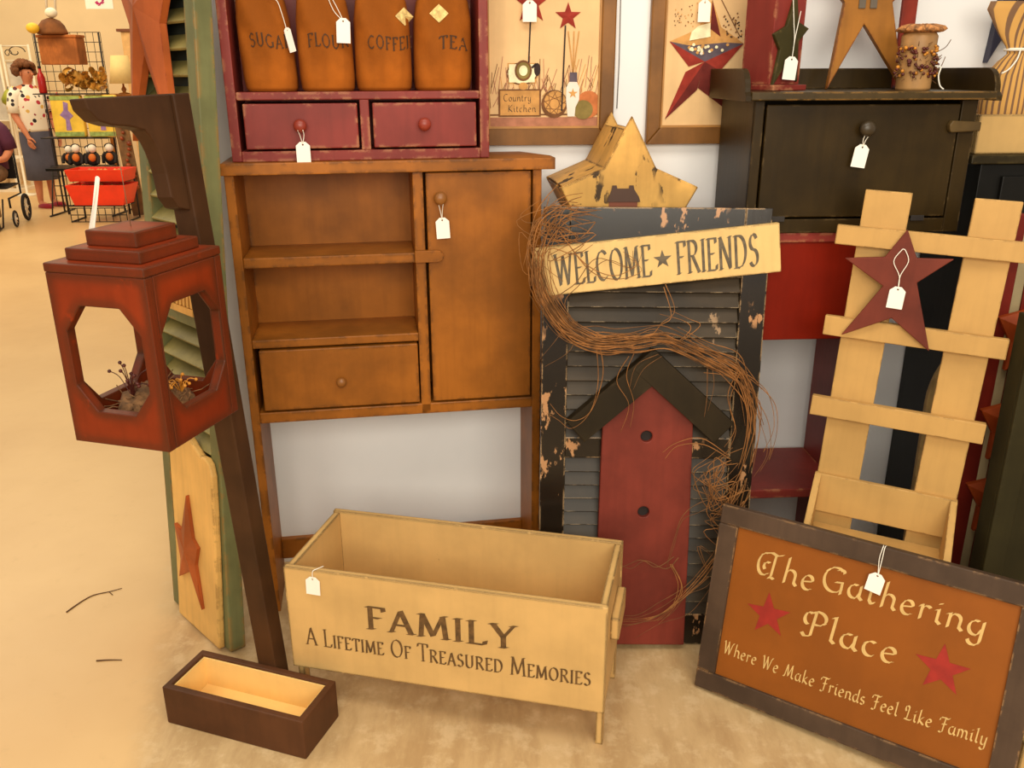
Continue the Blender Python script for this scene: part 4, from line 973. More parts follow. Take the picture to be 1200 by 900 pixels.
# ------------------------------------------------------------------ green shutter at the wall's end
GS = frame(-1.0563, 2.3316, -.796, .0698, .004, .0065)
t = thing('green_shutter', 'tall faded green louvered shutter leaning on the wall end', 'shutter', GS)
gw, gh, gt = .369, 1.98, .046
for x0, x1 in ((0, .05), (.318, gw)):
    bm = BM(); box(bm, x0, x1, 0, gt, 0, gh); obj('stile', bm, greenpaint, t, bevel=.003)
for z0, z1 in ((0, .10), (.92, .99), (gh-.09, gh)):
    bm = BM(); box(bm, .05, .318, .002, gt-.002, z0, z1); obj('rail', bm, greenpaint, t, bevel=.002)
olivelou = paint('olive louver paint', (136, 122, 68), (70, 60, 36), edge=.4, rough=.45)
for z0, z1, n in ((.10, .92, 14), (.99, gh-.09, 15)):
    bm = BM(); st = (z1-z0)/n
    for k in range(n):
        M = Matrix.Translation((0, gt/2, z0+st*(k+.5))) @ Matrix.Rotation(.72, 4, 'X'); box(bm, .05, .318, -.028, .028, -.004, .004, M)
    obj('louvers', bm, olivelou, t, bevel=.002)
bm = BM(); box(bm, .05, .318, gt+.0005, gt+.006, .02, gh-.02); obj('back_board', bm, flat('dark slate backing', (58, 60, 50), .7), t)
bm = BM(); plate(bm, [(.08, .002), (.338, .002), (.355, .40), (.356, .535), (.345, .565), (.322, .578), (.296, .576), (.262, .592), (.222, .618), (.182, .592), (.150, .576), (.124, .578), (.103, .560), (.098, .53), (.094, .25)], -.020, -.0005)
pl = obj('cream_plaque', bm, paint('plaque cream paint', (228, 178, 100), (120, 84, 44), edge=.6, rough=.45, var=.12), t, bevel=.005)
bm = BM(); sp = [(.212, .436), (.232, .31), (.262, .292), (.240, .232), (.264, .100), (.200, .196), (.128, .150), (.146, .215), (.120, .318), (.165, .312)]
back = [bm.verts.new((x, -.0203, z)) for x, z in sp]; frn = [bm.verts.new((x, -.030, z)) for x, z in sp]; cc = bm.verts.new((.195, -.040, .262)); cb = bm.verts.new((.195, -.0203, .262))
for i in range(10):
    j = (i+1) % 10
    bm.faces.new((frn[i], frn[j], cc)); bm.faces.new((back[j], back[i], cb)); bm.faces.new((back[i], back[j], frn[j], frn[i]))
obj('plaque_star', bm, rustorange, pl)
bm = BM(); sp = [(.135, 1.995), (.185, 1.80), (.30, 1.79), (.225, 1.66), (.262, 1.385), (.124, 1.590), (.012, 1.380), (.05, 1.66), (-.03, 1.79), (.085, 1.80)]
back = [bm.verts.new((x, -.0005, z)) for x, z in sp]; frn = [bm.verts.new((x, -.018, z)) for x, z in sp]; cc = bm.verts.new((.130, -.040, 1.70)); cb = bm.verts.new((.130, -.0005, 1.70))
for i in range(10):
    j = (i+1) % 10
    bm.faces.new((frn[i], frn[j], cc)); bm.faces.new((back[j], back[i], cb)); bm.faces.new((back[i], back[j], frn[j], frn[i]))
obj('barn_star', bm, rustorange, t)
bm = BM(); box(bm, .14, .29, -.012, -.0005, .955, .972)
for k in range(7): box(bm, .146+k*.021, .157+k*.021, -.010, -.0006, .975, 1.03)
obj('picket_trim', bm, paint('trim cream', (214, 160, 84), edge=0, rough=.5), t)

# ------------------------------------------------------------------ twigs on the floor
def floor_at(px, py):
    d = RT*((px-600)/F)+DN*((py-450)/F)+fw; return EYE+d*(-EYE.z/d.z)
for lab, pts in (('long curved twig lying on the floor left of the green shutter', [(78, 718), (95, 706), (110, 698), (128, 694), (143, 690)]), ('short straight twig lying on the floor left of the planter box', [(113, 775), (128, 774), (143, 774)])):
    P = [floor_at(*p)+Vector((0, 0, .002)) for p in pts]; bm = BM(); o = P[0].copy(); tube(bm, smooth_path([p-o for p in P], 4), lambda u: .0022*(1.1-.6*u), 5)
    if len(pts) > 3: tube(bm, [P[3]-o, P[3]-o+Vector((.02, -.02, .001))], .0012, 4)
    tag(obj('twig', bm, flat('dark twig', (96, 62, 34), .8), mat=Matrix.Translation(o)), lab, 'twig', 'twigs on the floor')

# ------------------------------------------------------------------ the store beyond
def at(px, py, y): return ray_y(px, py, y)
def grid(bm, x0, x1, z0, z1, nx, nz, y, r=.004):
    for i in range(nx+1): x = x0+(x1-x0)*i/nx; tube(bm, [(x, y, z0), (x, y, z1)], r, 4)
    for i in range(nz+1): z = z0+(z1-z0)*i/nz; tube(bm, [(x0, y-r, z), (x1, y-r, z)], r, 4)
RY = 10.4
def rp_(px, py, y=RY):
    v = at(px, py, y); return v.x, v.z
# wire display rack
x0, _ = rp_(57, 150); x1, _ = rp_(134, 150)
t = thing('wire_rack', 'tall black wire grid display rack in the far aisle', 'rack', Matrix.Translation((x0, RY, 0)))
w = x1-x0; zt = rp_(60, 38)[1]
bm = BM(); grid(bm, 0, w, .55, zt, 9, 14, 0, .0035); obj('grid_panel', bm, iron, t)
bm = BM(); grid(bm, .0, w, .10, .55, 10, 4, -.10, .005); obj('grid_panel', bm, iron, t)
for x in (.02, w-.02):
    bm = BM(); tube(bm, [(x, 0, zt), (x, 0, .02)], .010, 6); tube(bm, [(x, -.35, .012), (x, .25, .012)], .010, 6); tube(bm, [(x, -.12, .5), (x, -.30, .012)], .008, 6); obj('leg', bm, iron, t)
for z in (rp_(60, 107)[1]-.02, rp_(60, 160)[1]-.0):
    bm = BM(); box(bm, 0, w, -.22, -.01, z-.012, z); obj('shelf', bm, iron, t)
zA = rp_(60, 107)[1]-.02; zB = rp_(60, 160)[1]
# packages
yel = flat('yellow printed fabric', (240, 200, 70), .4, .15, 6); grn = flat('pale green print', (150, 170, 90), .5, .3, 20); lil = flat('lilac figure print', (150, 120, 170), .5, .2, 20); clr = flat('clear plastic header', (226, 226, 206), .15, .05)
for i, (a, b) in enumerate(((60, 96.5), (100.5, 137))):
    xa, _ = rp_(a, 132, RY-.2); xb, zt_ = rp_(b, 132, RY-.2); zb_ = zB+.003
    t = thing('curtain_package', ('left' if i == 0 else 'right')+' of two yellow packages with a lilac figure on the wire rack', 'package', Matrix.Translation((xa, RY-.205, zb_)))
    W_ = xb-xa; H_ = zA-.016-zb_
    bm = BM(); box(bm, 0, W_, 0, .08, 0, H_); obj('package_body', bm, yel, t, bevel=.02)
    bm = BM(); box(bm, .01, W_-.01, -.004, -.0005, H_-.055, H_-.012); obj('green_border', bm, grn, t); bm = BM(); box(bm, .01, W_-.01, -.004, -.0005, .012, .06); obj('green_border', bm, grn, t)
    bm = BM(); blob_ = [(W_/2-.03, .08), (W_/2+.03, .08), (W_/2+.022, .20), (W_/2+.07, .24), (W_/2+.02, .30), (W_/2+.03, .38), (W_/2-.02, .40), (W_/2-.03, .30), (W_/2-.08, .25), (W_/2-.02, .20)]
    plate(bm, [(x, z*H_/.47) for x, z in blob_], -.004, -.0005); obj('printed_figure', bm, lil, t)
# dolls
blk = flat('black doll cloth', (40, 34, 30), .8); wht = flat('white doll head', (240, 228, 206), .7, .05); orn = flat('orange doll cloth', (226, 120, 40), .7, .2)
for i, px in enumerate((79, 93, 103, 112, 127)):
    x, z = rp_(px, 190, RY-.3); k = .72 if px in (79, 103) else .8
    t = thing('stuffed_doll', ['first', 'second', 'middle', 'fourth', 'last'][i]+' from the left in the row of black and orange stuffed dolls', 'doll', Matrix.Translation((x, RY-.24-.11*(i % 2), rp_(px, 196, RY-.3)[1]+.02)), 'stuffed dolls on the wire rack')
    bm = BM(); ball(bm, (0, .012, .10*k), .09*k, s=(1, .7, 1.2)); obj('body', bm, blk, t); bm = BM(); ball(bm, (.008, -.036*k, .115*k), .058*k, s=(.9, .7, 1.0)); obj('bib', bm, orn, t)
    bm = BM(); ball(bm, (.012, -.01, .235*k), .058*k, s=(1, .9, 1)); obj('head', bm, wht, t)
    bm = BM(); ball(bm, (.0, .012, .262*k), .058*k, s=(1.1, .9, .7)); obj('hat', bm, blk, t)
    for sx in (-1, 1):
        bm = BM(); tube(bm, smooth_path([(sx*.05*k, 0, .17*k), (sx*.088*k, -.01, .12*k), (sx*.08*k, -.03, .03*k)], 4), .022*k, 8); obj('arm', bm, blk, t)
zD = rp_(100, 196, RY-.3)[1]
t = thing('doll_shelf', 'dark shelf carrying the row of stuffed dolls on the far rack', 'shelf', Matrix.Translation((x0, RY-.43, zD-.03)))
bm = BM(); box(bm, .10, w+.05, 0, .30, 0, .028); obj('shelf_board', bm, blackpaint, t, bevel=.004)
bm = BM()
for sx in (.14, w+.1): tube(bm, [(sx, .28, 0), (sx, .28, -zD+.035)], .012, 6)
obj('support_legs', bm, iron, t)
# red baskets
redb = flat('bright red enamel', (236, 60, 30), .4, .1, 5)
BY = RY-.75
for i, (a, b, pt, pb) in enumerate(((76, 148, 199, 213), (77, 152, 217, 241))):
    xa, zt_ = rp_(a, pt, BY); xb, zb_ = rp_(b, pb, BY); W_ = xb-xa; H_ = zt_-zb_
    t = thing('red_bin', ('upper' if i == 0 else 'lower')+' bright red bin of small goods in front of the far rack', 'bin', Matrix.Translation((xa, BY, zb_)))
    fl = .05 if i else .02
    bm = BM()
    vs = lambda x0_, x1_, y0_, y1_, z_: [bm.verts.new(p) for p in ((x0_, y0_, z_), (x1_, y0_, z_), (x1_, y1_, z_), (x0_, y1_, z_))]
    A = vs(fl, W_-fl*1.5, .02, .30, 0); B = vs(0, W_, -.03, .32, H_); C = vs(.02, W_-.02, -.01, .30, H_); D = vs(fl+.02, W_-fl*1.5-.02, .04, .28, .02)
    for P, Q in ((A, B), (B, C), (C, D)):
        for k in range(4): bm.faces.new((P[k], P[(k+1) % 4], Q[(k+1) % 4], Q[k]))
    bm.faces.new(list(reversed(A))); bm.faces.new(D); obj('bin_body', bm, redb, t, bevel=.004)
    bm = BM(); rr = random.Random(20+i)
    for k in range(34): ball(bm, (rr.uniform(.05, W_-.07), rr.uniform(.03, .26), H_-.04+rr.uniform(-.01, .01)), rr.uniform(.02, .03), sub=1)
    g = obj('small_goods', bm, flat('assorted goods', (226, 150, 80), .5, .5, 9), t); g['kind'] = 'stuff'
xa, zz = rp_(80, 241, BY); xb, _ = rp_(146, 241, BY); z2 = rp_(80, 215, BY)[1]
t = thing('bin_stand', 'low black wire stand holding the two red bins', 'stand', Matrix.Translation((xa, BY, 0)))
W_ = xb-xa
bm = BM(); grid(bm, 0, W_, .01, zz-.03, 8, 2, .02, .005); tube(bm, [(0, .02, zz-.01), (W_, .02, zz-.01), (W_, .28, zz-.01), (0, .28, zz-.01)], .006, 6, closed=True); obj('grid_front', bm, iron, t)
for x in (.0, W_):
    bm = BM(); tube(bm, [(x, .355, .0), (x, .355, z2+.06)], .009, 6); tube(bm, [(x, .02, .009), (x, .355, .009)], .009, 6); obj('upright', bm, iron, t)
# on the rack top
wick = paint('woven brown wicker', (176, 104, 50), rough=.7, var=.35, grain=.5, gdir=(60, 60, 8))
xa, za_ = rp_(55, 76, RY-.1); xb, zb_ = rp_(94, 41, RY-.1)
t = thing('wicker_hamper', 'brown woven hamper hooked on the upper part of the far wire rack', 'basket', Matrix.Translation((xa, RY-.22, za_)))
bm = BM(); box(bm, 0, xb-xa, 0, .205, 0, zb_-za_-.03); obj('basket_body', bm, wick, t, bevel=.01)
bm = BM(); box(bm, -.01, xb-xa+.01, -.01, .207, zb_-za_-.0295, zb_-za_); obj('basket_lid', bm, wick, t, bevel=.008)
xa, za_ = rp_(66, 37.5, RY-.1)
t = thing('brown_dome', 'brown domed hat sitting on top of the far wire rack', 'hat', Matrix.Translation((xa, RY-.185, zb_+.003)))
bm = BM(); lathe(bm, [(.145, 0), (.158, .012), (.15, .03), (.13, .09), (.09, .14), (.03, .165), (.001, .168)], 28); obj('dome', bm, flat('brown felt', (120, 70, 28), .8, .3, 10), t, smooth=True)
for nm, lab, px, py, r, c in (('yellow_ball', 'yellow ball beside the brown hat on top of the far rack', 53, 30, .065, (236, 190, 50)), ('white_ball', 'white ball above the brown hat on top of the far rack', 64, 19, .062, (244, 234, 206))):
    x, z = rp_(px, py, RY-.12)
    bm = BM(); ball(bm, (0, 0, 0), r, sub=3, s=(1, 1, .85)); z = z if nm == 'white_ball' else zb_+.06
    xx = x if nm == 'white_ball' else x-.02
    zz = zb_+.003+.168+.05 if nm == 'white_ball' else z
    yy = RY-.185 if nm == 'white_ball' else RY-.36
    tag(obj(nm, bm, flat(nm.replace('_', ' '), c, .5, .05), mat=Matrix.Translation((xx, yy, zz)), smooth=True), lab, 'ball')
# gold bows
gold = flat('gold gauze ribbon', (202, 150, 62), .4, .4, 14, spec=.6)
t = thing('gold_bow_heap', 'heap of crumpled gold ribbon bows at the middle of the far rack', 'ribbon', Matrix.Translation((rp_(106, 107)[0], RY-.135, zA+.02)))
bm = BM(); rr = random.Random(9)
for k in range(34):
    c = Vector((rr.uniform(-.22, .24), rr.uniform(-.02, .02), rr.uniform(.05, .215))); a = rr.uniform(0, PI); r = rr.uniform(.04, .06)
    ax = Vector((math.cos(a), rr.uniform(-.6, .6), math.sin(a))).normalized(); bx = ax.orthogonal().normalized(); wd = ax.cross(bx)*rr.uniform(.03, .045)
    ring = [c+(bx*math.cos(2*PI*q/14)*r+ax*math.sin(2*PI*q/14)*r*.6) for q in range(14)]
    A = [bm.verts.new(p-wd) for p in ring]; B = [bm.verts.new(p+wd) for p in ring]
    for q in range(14): bm.faces.new((A[q], A[(q+1) % 14], B[(q+1) % 14], B[q]))
g = obj('ribbon_loops', bm, gold, t, smooth=True); g['kind'] = 'stuff'
x, z = rp_(58, 106)
t = thing('red_bottle', 'tall red bottle standing at the left end of the far rack shelf', 'bottle', Matrix.Translation((x, RY-.14, zA+.002)))
bm = BM(); lathe(bm, [(.038, 0), (.042, .01), (.042, .16), (.03, .20), (.016, .225), (.016, .26)], 16); obj('bottle_body', bm, flat('deep red glass', (176, 30, 24), .2), t, smooth=True)
bm = BM(); lathe(bm, [(.018, .2605), (.018, .285), (.001, .287)], 12); obj('bottle_cap', bm, blk, t, smooth=True)
# lamp on a small table
LY = 12.6
x, z = at(146, 110, LY).x, at(146, 110, LY).z
t = thing('side_table', 'small brown wooden table under the cream lamp in the far aisle', 'table', Matrix.Translation((x, LY, 0)))
bm = BM(); box(bm, -.25, .25, -.2, .2, z-.03, z); obj('table_top', bm, mustard, t, bevel=.005)
for sx in (-.2, .2):
    for sy in (-.15, .15): bm = BM(); box(bm, sx-.02, sx+.02, sy-.02, sy+.02, 0, z-.0305); obj('leg', bm, mustard, t)
zt_ = at(146, 65, LY).z; zb_ = at(146, 98, LY).z
t = thing('table_lamp', 'cream shaded table lamp on the small table in the far aisle', 'lamp', Matrix.Translation((x, LY, z+.001)))
bm = BM(); lathe(bm, [(.07, 0), (.07, .01), (.02, .02), (.035, .06), (.012, .10), (.012, zb_-z+.1)], 16); obj('lamp_base', bm, mustard, t, smooth=True)
bm = BM(); h = zb_-z; H_ = zt_-z
lathe(bm, [(.17, h), (.11, H_), (.107, H_), (.166, h+.001)], 28); obj('lamp_shade', bm, flat('cream lamp shade', (240, 210, 140), .7, .04), t, smooth=True)
zt_ = at(150, 34, LY+.9).z; xq = at(152, 60, LY+.9).x
t = thing('shelf_column', 'tall tan display column with a brown cap behind the lamp', 'column', Matrix.Translation((xq, LY+.9, 0)))
bm = BM(); box(bm, -.06, .14, -.08, .08, 0, zt_-.04); obj('column_body', bm, flat('tan column paint', (226, 180, 116), .7), t, bevel=.005)
bm = BM(); box(bm, -.11, .18, -.11, .11, zt_-.0395, zt_); obj('column_cap', bm, flat('brown cap', (120, 70, 40), .6), t, bevel=.005)
# hanging sign and cords
SY = 12.0
xa, zb_ = at(101, 10.5, SY).x, at(101, 10.5, SY).z; xb = at(133, 10, SY).x
t = thing('department_sign', 'white hanging sign with a magenta letter S high above the far rack', 'sign', Matrix.Translation((xa, SY, zb_)))
W_ = xb-xa
bm = BM(); box(bm, 0, W_, 0, .01, 0, .36); obj('sign_card', bm, flat('sign card white', (246, 232, 216), .6, .02), t)
bm = BM(); letter(bm, 'S', ROMAN, flat_place(W_*.34, .055, -.002), .125, .24, nib=.17, ang=25, thin=.05); obj('lettering', bm, flat('magenta print', (170, 30, 96), .5), t)
bm = BM(); 
for sx in (.03, W_-.03): tube(bm, [(sx, .005, .36), (sx, .005, 2.6)], .003, 4)
obj('suspension_wire', bm, stringwhite, t)
for lab, px, px2, py2 in (('left of two white cords hanging above the far wire rack', 50, 55, 14), ('right of two white cords hanging above the far wire rack', 62, 65, 14)):
    a, b = at(px2, py2, RY-.05), at(px, -60, RY-.05); bm = BM(); tube(bm, [b-a, Vector((0, 0, 0))], .012, 6); tube(bm, [Vector((0, 0, 0)), Vector((0, -.01, -.03))], .014, 6)
    tag(obj('ceiling_cord', bm, flat('cord white', (246, 236, 214), .6, .03), mat=Matrix.Translation(a)), lab, 'cord', 'white hanging cords')
# white scroll panels along the far wall and a low table
GY = 13.4
white = flat('white enamel iron', (240, 226, 196), .45, .04)
for i, (a, b) in enumerate(((-18, 14), (19, 50))):
    xa = at(a, 150, GY).x; xb = at(b, 150, GY).x; zt_ = at(20, 52, GY).z; zb_ = .0; W_ = xb-xa
    t = thing('scroll_panel', ('left' if i == 0 else 'right')+' of two white iron scroll topped panels by the far wall', 'panel', Matrix.Translation((xa, GY, 0)), 'white iron scroll panels')
    for x in (0, W_): bm = BM(); tube(bm, [(x, 0, 0), (x, 0, zt_)], .018, 8); obj('post', bm, white, t)
    for z in (zt_-.02, zt_-.22, .9, .12): bm = BM(); tube(bm, [(0, 0, z), (W_, 0, z)], .011, 6); obj('cross_bar', bm, white, t)
    bm = BM(); tube(bm, smooth_path([(W_/2+.14*math.cos(k*.5)*(1-k/16), 0, zt_-.10+.09*math.sin(k*.5)*(1-k/16)) for k in range(14)], 3), .007, 5); obj('scroll', bm, iron, t)
    bm = BM(); tube(bm, smooth_path([(.08+.06*math.cos(k*.6)*(1-k/14), 0, zt_-.12+.06*math.sin(k*.6)*(1-k/14)) for k in range(12)], 3), .006, 5); obj('scroll', bm, iron, t)
    bm = BM(); box(bm, .02, W_-.02, .02, .03, .9, zt_-.24); obj('backing_panel', bm, flat('grey white backing', (206, 196, 176), .6, .2, 3), t)
xa = at(-20, 215, 12.6).x; xb = at(35, 215, 12.6).x; zt_ = at(10, 184, 12.6).z
t = thing('low_white_table', 'long low white table by the far wall', 'table', Matrix.Translation((xa, 12.6, 0)))
bm = BM(); box(bm, 0, xb-xa, -.25, .25, zt_-.06, zt_); obj('table_top', bm, white, t, bevel=.008)
for x in (.03, xb-xa-.08):
    for y in (-.22, .17): bm = BM(); box(bm, x, x+.05, y, y+.05, 0, zt_-.0605); obj('leg', bm, white, t)
bm = BM(); box(bm, .0, xb-xa, -.24, .24, .0, .04); obj('low_shelf', bm, white, t)
for i, (px, r) in enumerate(((6, .115), (24, .085))):
    x = at(px, 212, 12.6).x; bm = BM(); ball(bm, (0, 0, 0), r, sub=3, s=(1.0, .9, .85)); 
    for v in bm.verts: v.co += v.co.normalized()*.012*math.sin(v.co.x*30)*math.sin(v.co.z*34)
    tag(obj('round_pillow', bm, flat('taupe plush', (206, 176, 130), .9, .25, 8), mat=Matrix.Translation((x, 12.5, .045+r*.85)), smooth=True), ['larger', 'smaller'][i]+' taupe bundle under the low white table', 'bundle')
x, z = at(11, 116, 12.0).x, at(11, 125, 12.0).z
t = thing('green_ornament', 'yellow green pear shaped ornament on a stand left of the woman', 'ornament', Matrix.Translation((x, 12.0, 0)))
bm = BM(); lathe(bm, [(.03, z), (.09, z+.05), (.095, z+.10), (.06, z+.16), (.035, z+.20), (.01, z+.215)], 20); obj('pear_body', bm, flat('olive green glaze', (150, 150, 40), .3, .2), t, smooth=True)
bm = BM(); tube(bm, [(0, 0, z+.212), (.01, 0, z+.25)], .006, 6); obj('pear_stem', bm, blk, t)
bm = BM(); lathe(bm, [(.14, 0), (.14, .015), (.015, .03), (.015, z-.02), (.06, z-.001)], 20); obj('stand', bm, white, t, smooth=True)
# brown wall post and leaning wood behind the rack
x = at(156, 250, 10.0).x
t = thing('twisted_garland_board', 'dark brown board hung with gold and red ornaments right of the far rack', 'board', Matrix.Translation((x+.02, 10.15, 0)) @ Matrix.Rotation(-.06, 4, 'Y'))
zt_ = at(150, 145, 9.8).z
bm = BM(); box(bm, -.09, .06, 0, .03, 0.006, zt_); obj('board', bm, flat('brown board', (126, 92, 52), .6, .25), t, bevel=.004)
bm = BM(); rr = random.Random(4)
for k in range(12): ball(bm, (.02+rr.uniform(-.05, .03), -.02, zt_-.05-k*.06), rr.uniform(.02, .035), sub=1)
obj('ornaments', bm, flat('burgundy gold ornaments', (150, 70, 30), .4, .5, 8), t)['kind'] = 'stuff'

# ------------------------------------------------------------------ people
def skin_body(name, verts, edges, radii, mat, parent, sub=2, root=0):
    me = bpy.data.meshes.new(name); me.from_pydata([Vector(v) for v in verts], edges, []); me.materials.append(mat)
    o = bpy.data.objects.new(name, me); COL.objects.link(o); o.parent = parent
    md = o.modifiers.new('skin', 'SKIN'); md.use_smooth_shade = True; md.branch_smoothing = .5
    for i, r in enumerate(radii):
        sv = me.skin_vertices[0].data[i]; sv.radius = r if isinstance(r, tuple) else (r, r); sv.use_root = (i == root)
    sb = o.modifiers.new('subdivision', 'SUBSURF'); sb.levels = sub; sb.render_levels = sub
    return o
skinM = flat('skin', (206, 130, 90), .5, .06, 6)
class Chain:
    def __init__(s): s.v, s.e, s.r = [], [], []
    def add(s, p, r, prev=None):
        s.v.append(Vector(p)); s.r.append(r); i = len(s.v)-1
        if prev is not None: s.e.append((prev, i))
        return i
    def limb(s, prev, pts):
        for p, r in pts: prev = s.add(p, r, prev)
        return prev
    def hand(s, prev, wrist, d, side, out):
        """palm and five fingers: d = hand direction, side = across the palm, out = palm normal."""
        d, side, out = Vector(d).normalized(), Vector(side).normalized(), Vector(out).normalized(); w = Vector(wrist)
        palm = s.add(w+d*.035, (.032, .018), prev); kn = s.add(w+d*.075, (.034, .014), palm)
        for k, L in enumerate((.066, .076, .070, .054)):
            b = w+d*.085+side*(.030-.020*k); a = s.add(b, .0095, kn); a = s.add(b+d*L*.5+out*.008, .0085, a); s.add(b+d*L+out*.026, .007, a)
        a = s.add(w+d*.04+side*.036+out*.008, .011, palm); a = s.add(w+d*.07+side*.050+out*.016, .0095, a); s.add(w+d*.095+side*.048+out*.026, .008, a)

# woman: front is local -Y; she looks to the right of the picture
wp = at(62, 238, 10.9)
WM = Matrix.Translation((wp.x-.055, 10.9, 0)) @ Matrix.Rotation(1.12, 4, 'Z')
t = thing('person', 'woman with short curly hair, patterned blouse, long slate skirt and red shoes in the aisle', 'person', WM)
c = Chain()
pel = c.add((0, .0, .93), (.155, .125)); wst = c.add((0, 0, 1.06), (.15, .12), pel); che = c.add((0, -.01, 1.24), (.165, .12), wst); shc = c.add((0, .01, 1.36), (.12, .085), che)
nk = c.add((0, -.005, 1.43), (.052, .052), shc); nk2 = c.add((0, -.015, 1.47), (.052, .055), nk); hd = c.add((0, -.025, 1.535), (.074, .088), nk2); c.add((0, -.015, 1.61), (.066, .080), hd)
for s in (-1, 1):
    sh_ = c.add((s*.15, .01, 1.37), .062, shc)
    e = c.limb(sh_, [((s*.205, .02, 1.27), .052), ((s*.225, .015, 1.09), .043), ((s*.215, -.06, .97), .036), ((s*.20, -.12, .86), .027)])
    c.hand(e, (s*.20, -.12, .86), (0, -.25, -1), (-s*.2, -1, .2), (-s, 0, 0))
    k = c.limb(pel, [((s*.09, 0, .84), .09), ((s*.095, -.01, .66), .075), ((s*.09, -.015, .48), .058), ((s*.085, .0, .34), .052), ((s*.085, .015, .12), .036)])
    c.limb(k, [((s*.085, .02, .055), .034), ((s*.088, -.08, .035), .030), ((s*.09, -.15, .028), .022)])
skin_body('body', c.v, c.e, c.r, skinM, t)
def blouse_mat():
    m = NT('patterned blouse'); tc = m.t.nodes.new('ShaderNodeTexCoord'); v = m.t.nodes.new('ShaderNodeTexVoronoi'); m.l(tc.outputs['Object'], v.inputs[0]); v.inputs['Scale'].default_value = 17
    sp = m.t.nodes.new('ShaderNodeSeparateColor'); m.l(v.outputs['Color'], sp.inputs[0])
    col = m.mix(m.ramp(sp.outputs[0], .44, .46), srgb(246, 232, 206), srgb(40, 30, 34)); col = m.mix(m.ramp(sp.outputs[0], .72, .74), col, srgb(190, 50, 60)); col = m.mix(m.ramp(sp.outputs[1], .84, .86), col, srgb(226, 180, 90))
    col = m.mix(m.ramp(v.outputs['Distance'], .42, .46), col, srgb(246, 232, 206))
    m.l(col, m.b.inputs['Base Color']); m.b.inputs['Roughness'].default_value = .8
    return m.m
bl = blouse_mat()
bm = BM(); loft(bm, [(0, 0, .90, .195, .155), (0, 0, .93, .20, .16), (0, 0, 1.05, .185, .145), (0, -.015, 1.20, .20, .155), (0, 0, 1.30, .20, .135), (0, .005, 1.37, .17, .105), (0, 0, 1.415, .095, .075), (0, -.005, 1.43, .075, .068)], 28)
for s in (-1, 1): tube(bm, [(s*.13, .01, 1.365), (s*.185, .015, 1.30), (s*.215, .02, 1.19), (s*.226, .015, 1.11)], lambda u: .078-.012*u, 14)
obj('blouse', bm, bl, t, smooth=True)
bm = BM(); loft(bm, [(0, .0, .97, .172, .142), (0, 0, .90, .192, .157), (0, 0, .78, .20, .165), (0, 0, .55, .19, .165), (0, 0, .34, .195, .175), (0, 0, .335, .185, .165)][::-1], 28)
obj('skirt', bm, flat('slate blue grey skirt', (86, 84, 96), .85, .1, 6), t, smooth=True)
hairM = flat('brown curly hair', (112, 68, 36), .9, .35, 30, bump=.6)
bm = BM(); rr = random.Random(8)
for k in range(190):
    a, b = rr.uniform(0, 2*PI), rr.uniform(-.35, 1.0)
    p = Vector((math.cos(a)*math.sqrt(max(0, 1-b*b)), math.sin(a)*math.sqrt(max(0, 1-b*b)), b))
    if p.y < -.38 and p.z < .55: continue
    ball(bm, (p.x*.112, .006+p.y*.118, 1.585+p.z*.108), rr.uniform(.022, .038), sub=1)
obj('hair', bm, hairM, t, smooth=True)
bm = BM()
for v in ball(bm, (0, -.118, 1.545), .015, s=(.8, 1, 1.3)): pass
obj('nose', bm, skinM, t, smooth=True)
for s in (-1, 1):
    bm = BM(); ball(bm, (s*.032, -.103, 1.565), .009, s=(1.3, .6, .8)); obj('eye', bm, flat('dark eye', (50, 34, 26), .3), t)
    bm = BM(); ball(bm, (s*.080, -.02, 1.55), .024, s=(.4, .8, 1.2)); obj('ear', bm, skinM, t)
bm = BM(); ball(bm, (0, -.106, 1.508), .022, s=(1, .4, .3)); obj('mouth', bm, flat('lips', (150, 60, 54), .5), t)
shoe = flat('dark red shoe leather', (150, 24, 40), .35, .08)
for s in (-1, 1):
    bm = BM(); loft(bm, [(s*.088, -.06, .0, .040, .125), (s*.088, -.06, .012, .042, .128), (s*.088, -.065, .035, .040, .122), (s*.088, -.10, .056, .036, .080)], 20); obj('shoe', bm, shoe, t, smooth=True)
bm = BM(); loft(bm, [(.30, -.12, .86, .022, .08), (.30, -.12, .90, .030, .09), (.298, -.12, 1.10, .032, .085), (.296, -.12, 1.22, .024, .06)], 18)
tube(bm, smooth_path([(.297, -.16, 1.21), (.285, -.12, 1.33), (.297, -.07, 1.21)], 6), .010, 6)
bag = obj('handbag', bm, flat('coral red handbag', (232, 70, 70), .5, .06), None, mat=WM @ Matrix.Translation((0, 0, 0)), smooth=True)
tag(bag, 'coral red long bag hanging beside the standing woman in the patterned blouse', 'handbag')

